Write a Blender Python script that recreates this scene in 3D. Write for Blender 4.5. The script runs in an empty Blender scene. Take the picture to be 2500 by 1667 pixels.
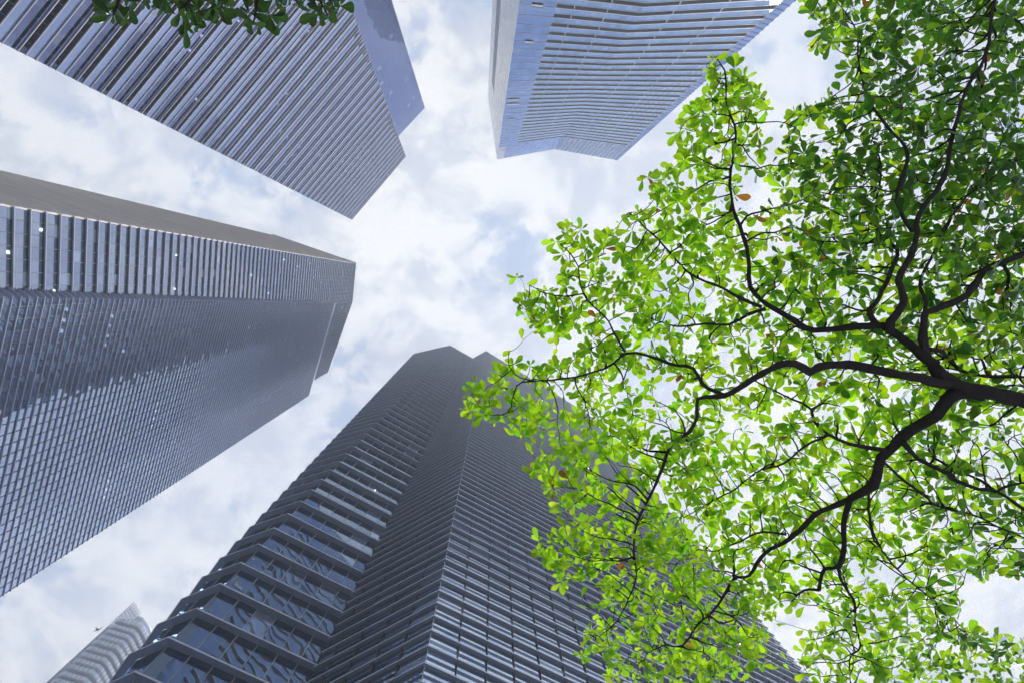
import bpy, math, random
import numpy as np
from mathutils import Vector, Matrix

random.seed(7)
rng = np.random.default_rng(7)
scene = bpy.context.scene
col = scene.collection

# ------------------------------------------------------------------ camera
W, H = 2500.0, 1667.0            # photograph size: positions are surveyed on it
LENS = 17.0
F = W * LENS / 36.0
VP = (1170.0, 694.0)             # where all plumb lines meet (the zenith)
CAM_Z = 1.6
zc = Vector((VP[0] - W / 2, -(VP[1] - H / 2), -F)).normalized()
xc = (Vector((1, 0, 0)) - zc * zc.x).normalized()
yc = zc.cross(xc)
RW = Matrix((xc, yc, zc))        # camera -> world
cam_data = bpy.data.cameras.new('camera')
cam_data.lens = LENS
cam_data.sensor_width = 36.0
cam_data.sensor_fit = 'HORIZONTAL'
cam_data.clip_start = 0.05
cam_data.clip_end = 9000
cam = bpy.data.objects.new('camera', cam_data)
cam.matrix_world = Matrix.Translation((0, 0, CAM_Z)) @ RW.to_4x4()
col.objects.link(cam)
scene.camera = cam

# ------------------------------------------------------------------ sky and sun
SUN_PX = (2041, 1164)             # the veiled sun stands behind the crown of the tree


def ray(px, py):
    return RW @ Vector((px - W / 2, -(py - H / 2), -F))


sd = ray(*SUN_PX).normalized()
sun_el = math.asin(sd.z)
sun_az = math.atan2(sd.x, sd.y)   # clockwise from +Y
world = bpy.data.worlds.new('World')
scene.world = world
world.use_nodes = True
nt = world.node_tree
nt.nodes.clear()


def N(t, typ, **kw):
    n = t.nodes.new(typ)
    for k, v in kw.items():
        if k == 'inp':
            for kk, vv in v.items():
                n.inputs[kk].default_value = vv
        else:
            setattr(n, k, v)
    return n


def L(t, a, b):
    t.links.new(a, b)


def math_node(t, op, a, b=None, c=None, clamp=False):
    n = t.nodes.new('ShaderNodeMath')
    n.operation = op
    n.use_clamp = clamp
    for i, v in enumerate((a, b, c)):
        if v is None:
            continue
        if isinstance(v, (int, float)):
            n.inputs[i].default_value = v
        else:
            t.links.new(v, n.inputs[i])
    return n.outputs[0]


def mapr(t, v, a, b, c=0.0, d=1.0, smooth=True):
    n = t.nodes.new('ShaderNodeMapRange')
    n.interpolation_type = 'SMOOTHSTEP' if smooth else 'LINEAR'
    for k, x in (('From Min', a), ('From Max', b), ('To Min', c), ('To Max', d)):
        n.inputs[k].default_value = x
    t.links.new(v, n.inputs['Value'])
    return n.outputs[0]


def mixc(t, f, a, b):
    n = t.nodes.new('ShaderNodeMix')
    n.data_type = 'RGBA'
    for s, v in ((n.inputs[0], f), (n.inputs[6], a), (n.inputs[7], b)):
        if isinstance(v, (int, float)):
            s.default_value = v
        elif isinstance(v, (tuple, list)):
            s.default_value = tuple(v) + ((1,) if len(v) == 3 else ())
        else:
            t.links.new(v, s)
    return n.outputs[2]


SKY_STRENGTH = 0.1
sky = N(nt, 'ShaderNodeTexSky', sky_type='NISHITA', sun_disc=False, sun_elevation=sun_el,
        sun_rotation=sun_az, air_density=1.0, dust_density=1.5, ozone_density=1.2)
tc = N(nt, 'ShaderNodeTexCoord')
sep = N(nt, 'ShaderNodeSeparateXYZ')
L(nt, tc.outputs['Generated'], sep.inputs[0])
zz = math_node(nt, 'MAXIMUM', sep.outputs[2], 0.12)
comb = N(nt, 'ShaderNodeCombineXYZ')
L(nt, math_node(nt, 'DIVIDE', sep.outputs[0], zz), comb.inputs[0])
L(nt, math_node(nt, 'DIVIDE', sep.outputs[1], zz), comb.inputs[1])
mp = N(nt, 'ShaderNodeMapping')
mp.inputs['Location'].default_value = (5.7, 5.1, 0.0)
L(nt, comb.outputs[0], mp.inputs[0])
n1 = N(nt, 'ShaderNodeTexNoise', inp={'Scale': 3.4, 'Detail': 10.0, 'Roughness': 0.62, 'Distortion': 0.15})
n2 = N(nt, 'ShaderNodeTexNoise', inp={'Scale': 0.85, 'Detail': 3.0, 'Roughness': 0.5})
n3 = N(nt, 'ShaderNodeTexNoise', inp={'Scale': 7.5, 'Detail': 10.0, 'Roughness': 0.66, 'Distortion': 0.2})
for n in (n1, n2, n3):
    L(nt, mp.outputs[0], n.inputs['Vector'])
cov = math_node(nt, 'ADD', math_node(nt, 'MULTIPLY', n1.outputs[0], 0.62), math_node(nt, 'MULTIPLY', n2.outputs[0], 0.34))
cov = math_node(nt, 'ADD', cov, math_node(nt, 'MULTIPLY', n3.outputs[0], 0.32))
mask = mapr(nt, cov, 0.535, 0.605)
shade = mapr(nt, n3.outputs[0], 0.40, 0.58)
thick = mapr(nt, n2.outputs[0], 0.36, 0.62)
cloud_a = mixc(nt, shade, (6.2, 6.65, 7.6), (9.1, 9.15, 9.3))
cloud = mixc(nt, thick, mixc(nt, 0.5, cloud_a, (5.9, 6.6, 8.2)), cloud_a)
veil = mixc(nt, 0.82, sky.outputs[0], (5.3, 6.3, 8.4))      # thin high cloud in front of the blue
skycol = mixc(nt, mask, veil, cloud)
bg = N(nt, 'ShaderNodeBackground')
bg.inputs['Strength'].default_value = SKY_STRENGTH
L(nt, skycol, bg.inputs['Color'])
L(nt, bg.outputs[0], N(nt, 'ShaderNodeOutputWorld').inputs[0])

sun_data = bpy.data.lights.new('sun', 'SUN')
sun_data.energy = 3.0
sun_data.angle = math.radians(10)
sun_data.color = (1.0, 0.985, 0.965)
sun = bpy.data.objects.new('sun', sun_data)
sun.rotation_euler = (-sd).to_track_quat('-Z', 'Y').to_euler()
sun.location = (30, -20, 60)
col.objects.link(sun)

vs = scene.view_settings
vs.view_transform = 'Standard'
vs.look = 'None'
vs.exposure = 0.42
vs.gamma = 1.0
vs.use_curve_mapping = False
scene.render.engine = 'CYCLES'
cy = scene.cycles
cy.use_denoising = True
cy.use_adaptive_sampling = True
cy.adaptive_threshold = 0.05
cy.adaptive_min_samples = 32
cy.max_bounces = 6
cy.transparent_max_bounces = 10
cy.diffuse_bounces = 2
cy.glossy_bounces = 3
cy.transmission_bounces = 4
cy.caustics_reflective = False
cy.caustics_refractive = False
cy.sample_clamp_indirect = 6.0

# ------------------------------------------------------------------ helpers


def at(px, py, z):
    """point of the photograph at height z above the ground"""
    r = ray(px, py)
    k = (z - CAM_Z) / r.z
    return Vector((r.x * k, r.y * k, z))


def at2(px, py, z):
    v = at(px, py, z)
    return np.array((v.x, v.y))


def on_plane(px, py, a, b):
    """where the ray meets the vertical plane through plan points a and b -> (xy, z)"""
    r = ray(px, py)
    d = np.array((r.x, r.y))
    e = b - a
    M_ = np.array(((d[0], -e[0]), (d[1], -e[1])))
    s, t = np.linalg.solve(M_, a)
    return d * s, CAM_Z + r.z * s


RWi = np.array(RW.transposed())


def project(pts):
    p = (np.asarray(pts, float) - np.array((0, 0, CAM_Z))) @ RWi.T
    z = np.minimum(p[:, 2], -1e-4)
    return np.stack((W / 2 + p[:, 0] / -z * F, H / 2 - p[:, 1] / -z * F), 1), p[:, 2] < -0.01


def seen_area(pts):
    q, ok = project(pts)
    if not ok.all():
        return 0.0
    lo = q.min(0)
    hi = q.max(0)
    if hi[0] < 0 or hi[1] < 0 or lo[0] > W or lo[1] > H:
        return 0.0
    lo = np.maximum(lo, 0)
    hi = np.minimum(hi, (W, H))
    return float((hi[0] - lo[0]) * (hi[1] - lo[1]))


def tag(o, label=None, category=None, group=None, kind=None):
    for k, v in (('label', label), ('category', category), ('group', group), ('kind', kind)):
        if v:
            o[k] = v
    return o


def new_mesh(name, verts, faces, mat, smooth=False):
    me = bpy.data.meshes.new(name)
    me.from_pydata([tuple(v) for v in verts], [], faces)
    me.materials.append(mat)
    if smooth:
        me.polygons.foreach_set('use_smooth', [True] * len(me.polygons))
    return me


def link(name, data, parent=None, loc=None):
    o = bpy.data.objects.new(name, data)
    col.objects.link(o)
    if parent is not None:
        o.parent = parent
    if loc is not None:
        o.location = loc
    return o


BOXF = [(0, 1, 2, 3), (7, 6, 5, 4), (0, 4, 5, 1), (1, 5, 6, 2), (2, 6, 7, 3), (3, 7, 4, 0)]
PANEF = [(0, 1, 2, 3), (7, 6, 5, 4), (1, 5, 6, 2), (2, 6, 7, 3), (3, 7, 4, 0)]   # a pane let into its frame: no hidden rear face


class Pieces:
    """alike pieces of one part kind: the ones that show largest become objects, the rest one mesh"""
    cache = {}

    def __init__(self, name, mat, root, limit=300, min_area=120.0, rest_name=None):
        self.name, self.mat, self.root = name, mat, root
        self.limit, self.min_area = limit, min_area
        self.rest_name = rest_name or name
        self.items = []

    def add(self, verts, faces=BOXF):
        self.items.append((np.asarray(verts, float), faces))

    def build(self):
        base = np.array(self.root.location)
        sc = [(seen_area(v), i) for i, (v, f) in enumerate(self.items)]
        sc.sort(key=lambda s: -s[0])
        single = set(i for a, i in sc[:self.limit] if a >= self.min_area)
        V, Fa, n = [], [], 0
        for i, (v, f) in enumerate(self.items):
            if i in single:
                c = v.mean(0)
                r = v - c
                key = (self.name, self.mat.name, np.round(r, 3).tobytes())
                me = Pieces.cache.get(key)
                if me is None:
                    me = new_mesh(self.name, r, f, self.mat)
                    Pieces.cache[key] = me
                link(self.name, me, self.root, Vector(c - base))
            else:
                V.append(v - base)
                Fa += [tuple(x + n for x in q) for q in f]
                n += len(v)
        if V:
            o = link(self.rest_name, new_mesh(self.rest_name, np.concatenate(V), Fa, self.mat), self.root)
            o['kind'] = 'stuff'


class Front:
    """a folded facade: a plan polyline at a low and a high level, straight edges between"""

    def __init__(self, lo, zlo, hi, zhi):
        self.lo = [np.asarray(p, float) for p in lo]
        self.hi = [np.asarray(p, float) for p in hi]
        self.zlo, self.zhi = zlo, zhi
        tot = 0.0
        for a, b in zip(self.hi[:-1], self.hi[1:]):
            e = b - a
            tot += float(np.dot(np.array((e[1], -e[0])), -(a + b) / 2)) / (np.linalg.norm(a + b) / 2)
        self.s = 1.0 if tot > 0 else -1.0
        self.c = {}

    def pts(self, z):
        k = (z - self.zlo) / (self.zhi - self.zlo)
        return [a + (b - a) * k for a, b in zip(self.lo, self.hi)]

    def off(self, z, d):
        key = (round(z, 4), round(d, 4))
        r = self.c.get(key)
        if r is not None:
            return r
        p = self.pts(z)
        ns = []
        for i in range(len(p) - 1):
            e = p[i + 1] - p[i]
            e = e / np.linalg.norm(e)
            ns.append(np.array((e[1], -e[0])) * self.s)
        out = []
        for i in range(len(p)):
            if i == 0:
                m = ns[0]
            elif i == len(p) - 1:
                m = ns[-1]
            else:
                m = ns[i - 1] + ns[i]
                m = m / max(0.25, 1 + float(np.dot(ns[i - 1], ns[i])))
            out.append(p[i] + m * d)
        self.c[key] = out
        return out

    def pt(self, i, t, z, d):
        o = self.off(z, d)
        q = o[i] + (o[i + 1] - o[i]) * t
        return (q[0], q[1], z)

    def length(self, i, z):
        p = self.pts(z)
        return float(np.linalg.norm(p[i + 1] - p[i]))

    def prism(self, i, t0, t1, z0, z1, n0, n1, n1b=None, t0b=None, t1b=None):
        """n1b: outer offset at z1; t0b, t1b: limits at z1"""
        n1b = n1 if n1b is None else n1b
        t0b = t0 if t0b is None else t0b
        t1b = t1 if t1b is None else t1b
        v = [self.pt(i, t0, z0, n0), self.pt(i, t1, z0, n0), self.pt(i, t1, z0, n1), self.pt(i, t0, z0, n1),
             self.pt(i, t0b, z1, n0), self.pt(i, t1b, z1, n0), self.pt(i, t1b, z1, n1b), self.pt(i, t0b, z1, n1b)]
        if self.s < 0:      # keep the faces turned outwards
            v = [v[i_] for i_ in (1, 0, 3, 2, 5, 4, 7, 6)]
        return v

    def bays(self, i, z, w, end=False):
        """bay limits of width w as t, measured from the first (or last) corner"""
        Ln = self.length(i, z)
        k = int(Ln / w + 0.15)
        ts = [j * w / Ln for j in range(k + 1)]
        if 1 - ts[-1] < 0.35 * w / Ln and len(ts) > 1:
            ts[-1] = 1.0
        else:
            ts.append(1.0)
        if end:
            ts = [1 - t for t in ts][::-1]
        return ts


def tower_root(name, xy, label, category='tower', group=None):
    o = bpy.data.objects.new(name, None)
    o.location = (xy[0], xy[1], 0)
    o.empty_display_size = 4
    col.objects.link(o)
    return tag(o, label, category, group)


def body(front, root, mat, ztop, inset=4.0, depth=28.0, zbot=0.0, name='core_wall'):
    V = []
    zs = [zbot + (ztop - zbot) * k_ / 16 for k_ in range(17)]
    for z in zs:
        a = front.off(z, -inset)
        m = front.off(z, -inset - 1)
        d = sum((y - x) for x, y in zip(a, m)) / len(a)
        d = d / np.linalg.norm(d)
        ring = [np.append(p, z) for p in a] + [np.append(p + d * depth, z) for p in reversed(a)]
        V += ring
    n = len(V) // 17
    Fa = [tuple(range(n)), tuple(range(17 * n - 1, 16 * n - 1, -1))]
    for q in range(16):
        for i in range(n):
            j = (i + 1) % n
            Fa.append((q * n + i, q * n + j, q * n + n + j, q * n + n + i))
    base = np.array(root.location)
    return link(name, new_mesh(name, np.array(V) - base, Fa, mat), root)


def solid(name, front, root, mat, segs, z0, z1, n0, n1):
    """one part that runs along several segments"""
    V, Fa = [], []
    for i in segs:
        k = len(V)
        V += front.prism(i, 0, 1, z0, z1, n0, n1)
        Fa += [tuple(x + k for x in f) for f in BOXF]
    base = np.array(root.location)
    return link(name, new_mesh(name, np.array(V) - base, Fa, mat), root)


# ------------------------------------------------------------------ materials


def mat_new(name):
    m = bpy.data.materials.new(name)
    m.use_nodes = True
    t = m.node_tree
    t.nodes.clear()
    out = N(t, 'ShaderNodeOutputMaterial')
    return m, t, out


def rand_piece(t):
    """a number per separate piece, object or island"""
    oi = N(t, 'ShaderNodeObjectInfo')
    g = N(t, 'ShaderNodeNewGeometry')
    return math_node(t, 'FRACT', math_node(t, 'ADD', oi.outputs['Random'], g.outputs['Random Per Island']))


def mat_plain(name, c, rough=0.5, metal=0.0, var=0.12, spec=0.5, noise=0.5, bump=0.0, streak=0.0):
    m, t, out = mat_new(name)
    p = N(t, 'ShaderNodeBsdfPrincipled')
    g = N(t, 'ShaderNodeNewGeometry')
    r = rand_piece(t)
    no = N(t, 'ShaderNodeTexNoise', inp={'Scale': noise, 'Detail': 5.0, 'Roughness': 0.6})
    L(t, g.outputs['Position'], no.inputs['Vector'])
    f = math_node(t, 'ADD', math_node(t, 'MULTIPLY', r, var), math_node(t, 'MULTIPLY', no.outputs[0], var))
    if streak:
        mpn = N(t, 'ShaderNodeMapping')
        mpn.inputs['Scale'].default_value = (3.0, 3.0, 0.12)
        L(t, g.outputs['Position'], mpn.inputs[0])
        n4 = N(t, 'ShaderNodeTexNoise', inp={'Scale': 1.0, 'Detail': 4.0})
        L(t, mpn.outputs[0], n4.inputs['Vector'])
        f = math_node(t, 'ADD', f, math_node(t, 'MULTIPLY', n4.outputs[0], streak))
    k = math_node(t, 'ADD', math_node(t, 'MULTIPLY', f, 1.0), 1.0 - var - streak * 0.5)
    mul = N(t, 'ShaderNodeVectorMath', operation='SCALE')
    mul.inputs[0].default_value = c
    L(t, k, mul.inputs['Scale'])
    L(t, mul.outputs[0], p.inputs['Base Color'])
    L(t, mapr(t, no.outputs[0], 0.3, 0.7, max(0.05, rough - 0.08), min(1, rough + 0.1)), p.inputs['Roughness'])
    p.inputs['Metallic'].default_value = metal
    p.inputs['Specular IOR Level'].default_value = spec
    if bump:
        b = N(t, 'ShaderNodeBump', inp={'Strength': bump, 'Distance': 0.02})
        n5 = N(t, 'ShaderNodeTexNoise', inp={'Scale': 30.0, 'Detail': 6.0})
        L(t, g.outputs['Position'], n5.inputs['Vector'])
        L(t, n5.outputs[0], b.inputs['Height'])
        L(t, b.outputs[0], p.inputs['Normal'])
    L(t, p.outputs[0], out.inputs[0])
    return m


def mat_glass(name, refl, trans, ior=1.9, wave=0.010, wscale=0.35, tilt=0.012, body_col=None, body_amt=0.0, rough=0.015, var=0.25, blind=0.10):
    """coated window glass: mirror by angle over a tinted, see-through pane; each pane a little out of true"""
    m, t, out = mat_new(name)
    g = N(t, 'ShaderNodeNewGeometry')
    r = rand_piece(t)
    wn = N(t, 'ShaderNodeTexWhiteNoise', noise_dimensions='1D')
    L(t, r, wn.inputs['W'])
    no = N(t, 'ShaderNodeTexNoise', noise_dimensions='4D', inp={'Scale': wscale, 'Detail': 1.5, 'Roughness': 0.45})
    L(t, g.outputs['Position'], no.inputs['Vector'])
    L(t, math_node(t, 'MULTIPLY', r, 40.0), no.inputs['W'])

    def centred(sock, s):
        a = N(t, 'ShaderNodeVectorMath', operation='SUBTRACT')
        L(t, sock, a.inputs[0])
        a.inputs[1].default_value = (0.5, 0.5, 0.5)
        b = N(t, 'ShaderNodeVectorMath', operation='SCALE')
        L(t, a.outputs[0], b.inputs[0])
        b.inputs['Scale'].default_value = s
        return b.outputs[0]
    a1 = N(t, 'ShaderNodeVectorMath', operation='ADD')
    L(t, centred(no.outputs['Color'], wave), a1.inputs[0])
    L(t, centred(wn.outputs['Color'], tilt), a1.inputs[1])
    a2 = N(t, 'ShaderNodeVectorMath', operation='ADD')
    L(t, a1.outputs[0], a2.inputs[0])
    L(t, g.outputs['Normal'], a2.inputs[1])
    nn = N(t, 'ShaderNodeVectorMath', operation='NORMALIZE')
    L(t, a2.outputs[0], nn.inputs[0])
    fr = N(t, 'ShaderNodeFresnel', inp={'IOR': ior})
    gl = N(t, 'ShaderNodeBsdfGlossy', inp={'Roughness': rough})
    gl.inputs['Color'].default_value = (*refl, 1)
    L(t, nn.outputs[0], gl.inputs['Normal'])
    tr = N(t, 'ShaderNodeBsdfTransparent')
    k = math_node(t, 'ADD', math_node(t, 'MULTIPLY', r, var), 1 - var / 2)
    sc_ = N(t, 'ShaderNodeVectorMath', operation='SCALE')
    sc_.inputs[0].default_value = trans
    L(t, k, sc_.inputs['Scale'])
    L(t, sc_.outputs[0], tr.inputs['Color'])
    under = tr.outputs[0]
    if body_amt > 0:
        df = N(t, 'ShaderNodeBsdfDiffuse')
        sc2 = N(t, 'ShaderNodeVectorMath', operation='SCALE')
        sc2.inputs[0].default_value = body_col
        L(t, k, sc2.inputs['Scale'])
        L(t, sc2.outputs[0], df.inputs['Color'])
        mx0 = N(t, 'ShaderNodeMixShader')
        mx0.inputs[0].default_value = body_amt
        L(t, under, mx0.inputs[1])
        L(t, df.outputs[0], mx0.inputs[2])
        under = mx0.outputs[0]
    if blind > 0:      # a drawn blind behind some panes
        bd = N(t, 'ShaderNodeBsdfDiffuse')
        bd.inputs['Color'].default_value = (0.34, 0.38, 0.46, 1)
        mb = N(t, 'ShaderNodeMixShader')
        L(t, mapr(t, wn.outputs['Value'], 1 - blind, 1.0, 0.0, 0.75), mb.inputs[0])
        L(t, under, mb.inputs[1])
        L(t, bd.outputs[0], mb.inputs[2])
        under = mb.outputs[0]
    mx = N(t, 'ShaderNodeMixShader')
    L(t, fr.outputs[0], mx.inputs[0])
    L(t, under, mx.inputs[1])
    L(t, gl.outputs[0], mx.inputs[2])
    L(t, mx.outputs[0], out.inputs[0])
    return m


def mat_emit(name, c, s):
    m, t, out = mat_new(name)
    e = N(t, 'ShaderNodeEmission', inp={'Strength': s})
    e.inputs['Color'].default_value = (*c, 1)
    L(t, e.outputs[0], out.inputs[0])
    return m


M = {}
M['ledge_dark'] = mat_plain('dark_bronze_cladding', (0.26, 0.30, 0.42), 0.65, var=0.15, spec=0.25)
M['ledge_grey'] = mat_plain('grey_metal_fin', (0.44, 0.475, 0.62), 0.6, var=0.12, spec=0.3)
M['nosing'] = mat_plain('pale_metal_edge', (0.66, 0.70, 0.80), 0.35, var=0.1)
M['beige_fin'] = mat_plain('beige_metal_fin', (0.93, 0.82, 0.73), 0.55, var=0.16, streak=0.15)
M['beige_edge'] = mat_plain('beige_metal_edge', (0.50, 0.48, 0.54), 0.45, var=0.1)
M['core'] = mat_plain('interior_wall', (0.16, 0.18, 0.21), 0.8, var=0.3, noise=0.2)
M['slab'] = mat_plain('ceiling_panels', (0.34, 0.37, 0.40), 0.8, var=0.25, noise=0.3)
M['mullion'] = mat_plain('pale_mullion', (0.42, 0.43, 0.47), 0.4, var=0.1)
M['mullion_dark'] = mat_plain('dark_mullion', (0.05, 0.05, 0.065), 0.4, var=0.1)
M['white'] = mat_plain('white_coated_metal', (0.78, 0.79, 0.82), 0.4, var=0.06)
M['base'] = mat_plain('base_stone', (0.30, 0.30, 0.31), 0.6, var=0.15)
M['roof'] = mat_plain('roof_concrete', (0.33, 0.33, 0.34), 0.8)
M['glass_a'] = mat_glass('violet_blue_glass', (0.62, 0.70, 1.0), (0.26, 0.29, 0.40), ior=3.2, wave=0.012,
                         body_col=(0.20, 0.25, 0.50), body_amt=0.65, var=0.3)
M['glass_a_strip'] = mat_glass('dark_blue_glass', (0.24, 0.31, 0.60), (0.08, 0.10, 0.18), ior=1.55, blind=0.0)
M['glass_a_spandrel'] = mat_glass('pale_spandrel_glass', (0.7, 0.8, 1.0), (0.2, 0.2, 0.3), ior=1.6,
                                  body_col=(0.30, 0.38, 0.62), body_amt=0.95, var=0.14, blind=0.0)
M['glass_side'] = mat_glass('flush_blue_glass', (0.46, 0.55, 0.92), (0.2, 0.22, 0.4), ior=4.0, wave=0.02, wscale=0.2,
                            body_col=(0.12, 0.16, 0.34), body_amt=0.6, var=0.25, blind=0.04)
M['glass_b'] = mat_glass('pale_violet_glass', (0.66, 0.75, 1.0), (0.26, 0.33, 0.44), ior=6.0, wave=0.012, var=0.4)
M['glass_b_dark'] = mat_glass('grey_blue_glass', (0.64, 0.75, 1.0), (0.22, 0.30, 0.42), ior=6.5, wave=0.02, tilt=0.03, var=0.5,
                              body_col=(0.30, 0.37, 0.55), body_amt=0.55)
M['glass_c'] = mat_glass('teal_window_glass', (0.62, 0.78, 1.0), (0.38, 0.52, 0.62), ior=4.0, wave=0.020, wscale=0.4, tilt=0.02, var=0.5)
M['glass_c2'] = mat_glass('clear_blue_window_glass', (0.76, 0.87, 1.0), (0.28, 0.40, 0.54), ior=11.0, wave=0.012, tilt=0.03, var=0.5)
M['glass_c3'] = mat_glass('deep_teal_glass', (0.52, 0.68, 1.0), (0.24, 0.35, 0.46), ior=2.0, wave=0.012, tilt=0.02, var=0.6)
M['glass_d'] = mat_glass('sky_blue_glass', (0.52, 0.66, 1.0), (0.3, 0.36, 0.5), ior=4.0, wave=0.012,
                         body_col=(0.15, 0.26, 0.58), body_amt=0.7, var=0.5, blind=0.05)
M['glass_d_rail'] = mat_glass('balcony_glass', (0.58, 0.72, 1.0), (0.3, 0.38, 0.5), ior=3.2, wave=0.01,
                              body_col=(0.22, 0.37, 0.72), body_amt=0.85, var=0.45, blind=0.06)
M['soffit'] = mat_plain('balcony_soffit', (0.21, 0.21, 0.225), 0.7, var=0.08)
M['tile'] = mat_plain('pearly_tile_panel', (0.82, 0.82, 0.88), 0.2, var=0.25, spec=0.8)
M['light'] = mat_emit('ceiling_light_glow', (1.0, 0.94, 0.82), 5.5)
M['e_slab'] = mat_plain('cream_balcony_slab', (0.37, 0.385, 0.44), 0.7, var=0.06)
M['e_rail'] = mat_glass('lilac_balcony_glass', (0.8, 0.86, 1.0), (0.4, 0.45, 0.55), ior=1.9,
                        body_col=(0.26, 0.31, 0.47), body_amt=0.85, var=0.2)
M['e_wall'] = mat_plain('pale_lilac_wall', (0.40, 0.43, 0.55), 0.6, var=0.1)

# ------------------------------------------------------------------ ground
gm, gt, gout = mat_new('plaza_paving')
p = N(gt, 'ShaderNodeBsdfPrincipled', inp={'Roughness': 0.75})
g = N(gt, 'ShaderNodeNewGeometry')
br = N(gt, 'ShaderNodeTexBrick', inp={'Scale': 1.0, 'Mortar Size': 0.006, 'Brick Width': 0.9, 'Row Height': 0.45})
br.inputs['Color1'].default_value = (0.45, 0.51, 0.60, 1)
br.inputs['Color2'].default_value = (0.40, 0.455, 0.54, 1)
br.inputs['Mortar'].default_value = (0.12, 0.12, 0.12, 1)
L(gt, g.outputs['Position'], br.inputs['Vector'])
gn = N(gt, 'ShaderNodeTexNoise', inp={'Scale': 0.4, 'Detail': 6.0})
L(gt, g.outputs['Position'], gn.inputs['Vector'])
L(gt, mixc(gt, mapr(gt, gn.outputs[0], 0.3, 0.7, 0, 0.35), br.outputs[0], (0.34, 0.36, 0.40)), p.inputs['Base Color'])
L(gt, p.outputs[0], gout.inputs[0])
GR = 690
ground = link('ground', new_mesh('ground', [(-GR, -GR, 0), (GR, -GR, 0), (GR, GR, 0), (-GR, GR, 0)], [(0, 1, 2, 3)], gm))
ground['kind'] = 'structure'


def slabs(front, root, segs, z0, z1, pitch, n_in=-4.0, n_out=-0.12, thick=0.3, mat=None):
    ps = Pieces('floor_slab', mat or M['slab'], root, limit=0)
    z = z0
    while z < z1:
        for i in segs:
            ps.add(front.prism(i, 0, 1, z, z + thick, n_in, n_out))
        z += pitch
    ps.build()


def end_walls(front, root, z0, z1, mat, first=True, last=True, n_in=-4.1):
    k = len(front.lo) - 2
    for i, fl in ((0, first), (k, last)):
        if not fl:
            continue
        a = 0.25 / front.length(i, z0)
        b = 0.25 / front.length(i, z1)
        t = (0, a, 0, b) if i == 0 and (first and fl) and not (i == k and fl is last and i != 0) else (1 - a, 1, 1 - b, 1)
        V = front.prism(i, t[0], t[1], z0, z1, n_in, -0.02, t0b=t[2], t1b=t[3])
        link('end_wall', new_mesh('end_wall', np.array(V) - np.array(root.location), BOXF, mat), root)


def lights(front, root, spots, size=0.45, limit=80):
    """small ceiling lights seen through the glass: (segment, t, z ceiling, inset)"""
    ps = Pieces('ceiling_light', M['light'], root, limit=limit, min_area=0)
    for (i, t, z, n) in spots:
        h = size / 2 / front.length(i, z)
        ps.add(front.prism(i, t - h, t + h, z - 0.06, z - 0.01, -n - size, -n))
    ps.build()


# ------------------------------------------------------------------ tower A: violet glass, banded front (upper left)
HA = 215.0
FL = 4.2
a_l, a_r = at2(857, 536, HA), at2(990, 380.6, HA)
xy0, za0 = on_plane(850, 0, a_l, a_r)
fa = Front([a_l, xy0], za0, [a_l, a_r], HA)
ra = tower_root('glass_tower', a_l, 'violet blue glass tower with many thin horizontal fins and slanted corner, hanging twigs before it')
body(fa, ra, M['core'], HA - 0.3, inset=4.0, depth=22)
zb = 38.0
vis = Pieces('window_pane', M['glass_a'], ra)
strip = Pieces('clerestory_pane', M['glass_a_strip'], ra, limit=200)
spd = Pieces('spandrel_panel', M['glass_a_spandrel'], ra, limit=300)
fin = Pieces('sun_fin', M['ledge_grey'], ra, limit=200)
edge = Pieces('fin_edge', M['beige_edge'], ra, limit=200)
mul = Pieces('mullion', M['mullion_dark'], ra, limit=0)
nfl = int(HA / FL)
zt = HA - nfl * FL
spots = []
for k in range(nfl):
    z = zt + k * FL
    if z < zb:
        continue
    ts = fa.bays(0, z, 1.5)
    pairs = list(zip(ts[:-1], ts[1:]))
    z1, z2, z3 = z + 0.46 * FL, z + 0.69 * FL, z + FL
    for a, b in pairs:
        vis.add(fa.prism(0, a, b, z + 0.09, z + 0.28 * FL, -0.06, -0.03), PANEF)
        strip.add(fa.prism(0, a, b, z + 0.28 * FL, z + 0.385 * FL, -0.07, -0.04), PANEF)
        vis.add(fa.prism(0, a, b, z + 0.385 * FL, z1, -0.06, -0.03), PANEF)
        strip.add(fa.prism(0, a, b, z1 + 0.09, z2, -0.06, -0.03), PANEF)
        mul.add(fa.prism(0, b - 0.03 / fa.length(0, z), b, z + 0.1, z2, -0.03, 0.03))
    for a, b in zip(ts[:-1:2], ts[2::2]):
        spd.add(fa.prism(0, a, b, z2 + 0.09, z3, -0.05, 0.0))
    for zf, d in ((z, 0.13), (z1, 0.09), (z2, 0.09)):
        fin.add(fa.prism(0, 0, 1, zf, zf + 0.09, -0.1, d))
        edge.add(fa.prism(0, -0.002, 1.004, zf - 0.01, zf + 0.10, d, d + 0.03))
    if z > 55:
        for a, b in pairs:
            if random.random() < 0.028:
                for q in range(random.randint(1, 3)):
                    spots.append((0, (a + b) / 2 + q * 2 * (b - a), z1 - 0.02, 0.08))
for q in (vis, strip, spd, fin, edge, mul):
    q.build()
slabs(fa, ra, [0], zt + 0.46 * FL + 0.02, HA, FL)
lights(fa, ra, [s for s in spots if s[1] < 0.97], 0.38)
solid('parapet', fa, ra, M['beige_edge'], [0], HA, HA + 0.9, -0.4, 0.35)
link('base_wall', new_mesh('base_wall', np.array(fa.prism(0, 0, 1, 0, zb, -4.2, 0.1)) - np.array(ra.location), BOXF, M['base']), ra)
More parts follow.
